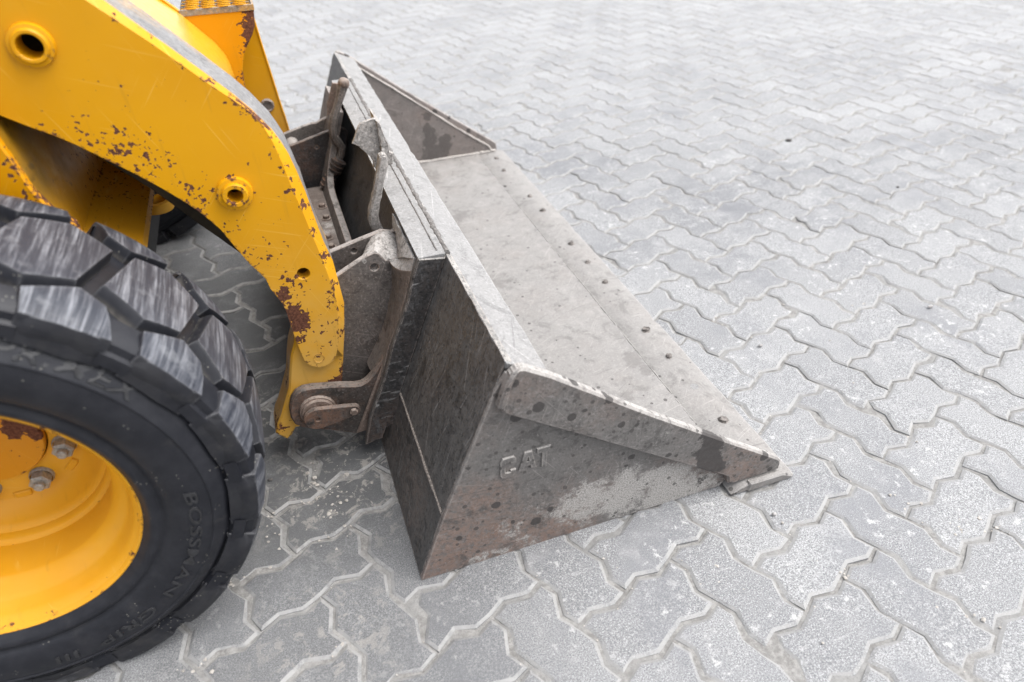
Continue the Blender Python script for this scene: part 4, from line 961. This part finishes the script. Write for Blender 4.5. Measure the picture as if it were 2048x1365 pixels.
# section of the tyre from the outer bead over the tread to the inner bead: (y from the wheel centre, radius)
half = [(-.128, .2215), (-.133, .2275), (-.1405, .2330), (-.1440, .2395), (-.1435, .2455), (-.1395, .2500), (-.1395, .2530), (-.1440, .2570), (-.1480, .2640), (-.1515, .2760), (-.1530, .2920), (-.1525, .3060), (-.1505, .3160), (-.1500, .3180), (-.1515, .3200), (-.1508, .3225), (-.1470, .3250), (-.1435, .3330), (-.1330, .3425), (-.1305, .3445), (-.1285, .3440), (-.1240, .3560), (-.1100, .3680), (-.0800, .3760), (-.0400, .3785), (0, .3790)]
prof = half + [(-y, r) for y, r in half[-2::-1]]
rim_prof = [(-.1290, .2195), (-.1315, .2225), (-.1300, .2255), (-.1265, .2262), (-.1235, .2235), (-.1240, .2190), (-.1180, .2130), (-.1060, .2085), (-.0880, .2040), (-.0790, .1985), (-.0765, .1930), (-.0600, .1800), (-.0560, .1785), (-.0100, .1750), (.0000, .1745), (.0030, .1690), (.0060, .1660), (.0180, .1640), (.0205, .1590), (.0300, .1540), (.0370, .1500), (.0470, .1420), (.0560, .1330), (.0600, .1260), (.0600, .0930), (.0615, .0900), (.0615, .0800), (.060, .0790)]
rim_back = [(.060, .0790), (.066, .0790), (.066, .1250), (.056, .14), (.045, .157), (.02, .172), (.008, .180), (-.04, .181), (-.056, .185), (-.078, .204), (-.106, .213), (-.1290, .2195)]
HEX = [(math.cos(math.pi / 3 * k), math.sin(math.pi / 3 * k)) for k in range(6)]
def block_bm(poly, prof_r, r_in, bev_y):
    """tread block: polygon in (dy, dtheta deg) raised from the carcass to the worn tread radius, chamfered foot"""
    bm = bmesh.new(); n = len(poly)
    dens = []
    for i in range(n):
        a, b_ = poly[i], poly[(i + 1) % n]; m = max(1, int(abs(b_[1] - a[1]) / 2.6) + int(abs(b_[0] - a[0]) / .025))
        for k in range(m): dens.append((a[0] + (b_[0] - a[0]) * k / m, a[1] + (b_[1] - a[1]) * k / m))
    def pos(p, r): t = math.radians(p[1]); return (r * math.cos(t), p[0], r * math.sin(t))
    sc = lambda P_, k: [((cy + (p[0] - cy) * k), (ct + (p[1] - ct) * k)) for p in P_]
    cy = sum(p[0] for p in poly) / n; ct = sum(p[1] for p in poly) / n
    foot = sc(dens, 1.09); top = sc(dens, .965); mid = sc(dens, .70); cen = sc(dens, .35)
    L = [[pos(p, r_in(p)) for p in foot], [pos(p, prof_r(p) - .004) for p in dens], [pos(p, prof_r(p)) for p in top], [pos(p, prof_r(p)) for p in mid], [pos(p, prof_r(p)) for p in cen]]
    V = loops(bm, L, None)
    bm.faces.new(V[-1])
    return bm
crown = lambda p: .4005 - .42 * (p[0] ** 2) - (max(0, abs(p[0]) - .11) * .30)
inr = lambda p: .366 - (max(0, abs(p[0]) - .10) * .55)
CEN_B = [(.060, 5.7), (.080, -2.2), (.048, -10.4), (-.060, -5.7), (-.080, 2.2), (-.048, 10.4)]
SH_B = [(-.101, 2.0), (-.070, -6.4), (-.088, -11.2), (-.1365, -13.8), (-.1400, -8.0), (-.1375, 1.2)]
SH_F = [(-a, -t) for a, t in SH_B]
def shoulder_bm(poly):
    """shoulder lug: worn top plus a flank that runs down the sidewall to the lug ring"""
    bm = block_bm(poly, crown, inr, 0)
    s = -1 if poly[0][0] < 0 else 1
    t0, t1 = sorted((poly[3][1], poly[5][1])); N = 7; rows = []
    secs = [(s * .1290, .388), (s * .1385, .3835), (s * .1425, .3740), (s * .1410, .3600), (s * .1375, .3470), (s * .1300, .3440), (s * .110, .356)]
    for k in range(N):
        t = t0 + (t1 - t0) * k / (N - 1); sh = 1.0 if 0 < k < N - 1 else .985
        rows.append([bm.verts.new((r * sh * math.cos(math.radians(t)), y * (1 if 0 < k < N - 1 else .975), r * sh * math.sin(math.radians(t)))) for y, r in secs])
    for a, b_ in zip(rows, rows[1:]):
        for i in range(len(secs) - 1): bm.faces.new((a[i], a[i + 1], b_[i + 1], b_[i]))
    bm.faces.new(rows[0]); bm.faces.new(rows[-1])
    return bm
def step_bm():
    """low step between two shoulder lugs"""
    bm = bmesh.new(); rows = []
    secs = [(-.1310, .3430), (-.1405, .3490), (-.1405, .3660), (-.1345, .3690), (-.1335, .3790), (-.1270, .3850), (-.095, .3890)]
    for k in range(4):
        t = math.radians(.6 + 6.4 * k / 3); rows.append([bm.verts.new((r * math.cos(t), y, r * math.sin(t))) for y, r in secs])
    for a, b_ in zip(rows, rows[1:]):
        for i in range(len(secs) - 1): bm.faces.new((a[i], a[i + 1], b_[i + 1], b_[i]))
    return bm
TH0 = 36.0
def make_mesh(name, bm, mat, sharp=38):
    o = link(name, bm, mat, sharp=sharp); me = o.data; bpy.data.objects.remove(o); return me
me_c = make_mesh('tread_block', block_bm(CEN_B, crown, inr, 0), M_TRD); me_n = make_mesh('shoulder_block', shoulder_bm(SH_B), M_TRD)
me_f = make_mesh('shoulder_block_far', shoulder_bm(SH_F), M_TRD); me_s = make_mesh('lug_step', step_bm(), M_RUB)
def wheel(x, y, side, full=True):
    """side = -1: outer face towards -Y"""
    w = empty('wheel', loader, Vector((x, y, WC.z)) - LP)
    if side > 0: w.rotation_euler = (0, 0, math.pi)
    link('tyre', flat(lathe(prof, 144), WC), M_RUB, w, sharp=50)
    bm = lathe(rim_prof, 96); lathe(rim_back, 96, bm); link('rim', bm, M_YELR, w, sharp=40)
    if not full:
        bm = bmesh.new()
        for k in range(18):
            for me in (me_c, me_n, me_f):
                tmp = bmesh.new(); tmp.from_mesh(me); bmesh.ops.rotate(tmp, verts=tmp.verts, cent=(0, 0, 0), matrix=Matrix.Rotation(-R(TH0 + 20 * k), 3, 'Y'))
                t2 = bpy.data.meshes.new('tmp'); tmp.to_mesh(t2); tmp.free(); bm.from_mesh(t2); bpy.data.meshes.remove(t2)
        link('tread', flat(bm, WC), M_TRD, w, sharp=38); return w
    for k in range(18):
        th = TH0 + 20 * k
        for me, nm in ((me_c, 'tread_block'), (me_n, 'shoulder_block'), (me_f, 'shoulder_block'), (me_s, 'lug_step')):
            m2 = me
            if math.sin(R(th)) < -.80:        # flattened where it meets the ground
                bm = bmesh.new(); bm.from_mesh(me); bmesh.ops.rotate(bm, verts=bm.verts, cent=(0, 0, 0), matrix=Matrix.Rotation(-R(th), 3, 'Y'))
                flat(bm, WC); m2 = me.copy(); bm.to_mesh(m2); bm.free(); put(nm, m2, w)
            else: put(nm, m2, w, (0, 0, 0), (0, -R(th), 0))
    for k in range(8):
        a = R(-22 + 45 * k); cx, cz = .1016 * math.cos(a), .1016 * math.sin(a)
        b = lathe([(.0600, .0185), (.0560, .0180), (.0540, .0165)], 18, None, (cx, 0, cz)); 
        plate([(cx + .0165 * u, cz + .0165 * v_) for u, v_ in HEX], .0385, .057, .0022, bm=b)
        lathe([(.0395, .0085), (.0310, .0080), (.0290, .0060), (.0290, 0)], 16, b, (cx, 0, cz))
        link('wheel_nut', b, M_NUT, w)
    for k in range(8):
        a = R(0.5 + 45 * k); cx, cz = .122 * math.cos(a), .122 * math.sin(a); tx, tz_ = -math.sin(a), math.cos(a); rx, rz = math.cos(a), math.sin(a)
        pts = [(cx + tx * u + rx * v_, cz + tz_ * u + rz * v_) for u, v_ in ((-.013, -.006), (.013, -.006), (.013, .004), (.009, .007), (-.009, .007), (-.013, .004))]
        link('disc_lug', plate(pts, .0560, .064, .002), M_YELR, w)
    link('hub_cap', lathe([(.0610, .0775), (.052, .0770), (.0495, .0750), (.0495, .0)], 48), M_REDP, w)
    # raised lettering round the sidewall
    def arc_text(body, size, r, th_mid, dth, flipped=False, shear=0.0, depth=.0018):
        me = text_mesh(body, size, depth, shear, .0002, 1.05)
        xs = [v.co.x for v in me.vertices]; x0, x1 = min(xs), max(xs)
        for v in me.vertices:
            u = (v.co.x - x0) / (x1 - x0); th = R(th_mid + dth * (.5 - u)); rr = r + v.co.y
            y = None
            for (ya, ra), (yb, rb) in zip(half, half[1:]):
                if ra <= rr <= rb: y = ya + (yb - ya) * (rr - ra) / max(1e-6, rb - ra); break
            if y is None: y = -.15
            v.co = Vector((rr * math.cos(th), y - .0004 - v.co.z * .8, rr * math.sin(th)))
        me.materials.append(M_LET); put('lettering', me, w)
    arc_text('PRIMEX', .0265, .3262, 45.5, 29.5, shear=.25)
    arc_text('BOSSMAN', .0235, .2880, -24, 46, shear=.1)
    arc_text('GRIP', .0235, .2880, -63.5, 21, shear=.1)
    arc_text('III', .0235, .2880, -84, 7, shear=.1)
    return w
wheel(-.598, WY, -1)
wheel(-.598, BW - WY, 1, False)
wheel(-1.66, WY, -1, False)
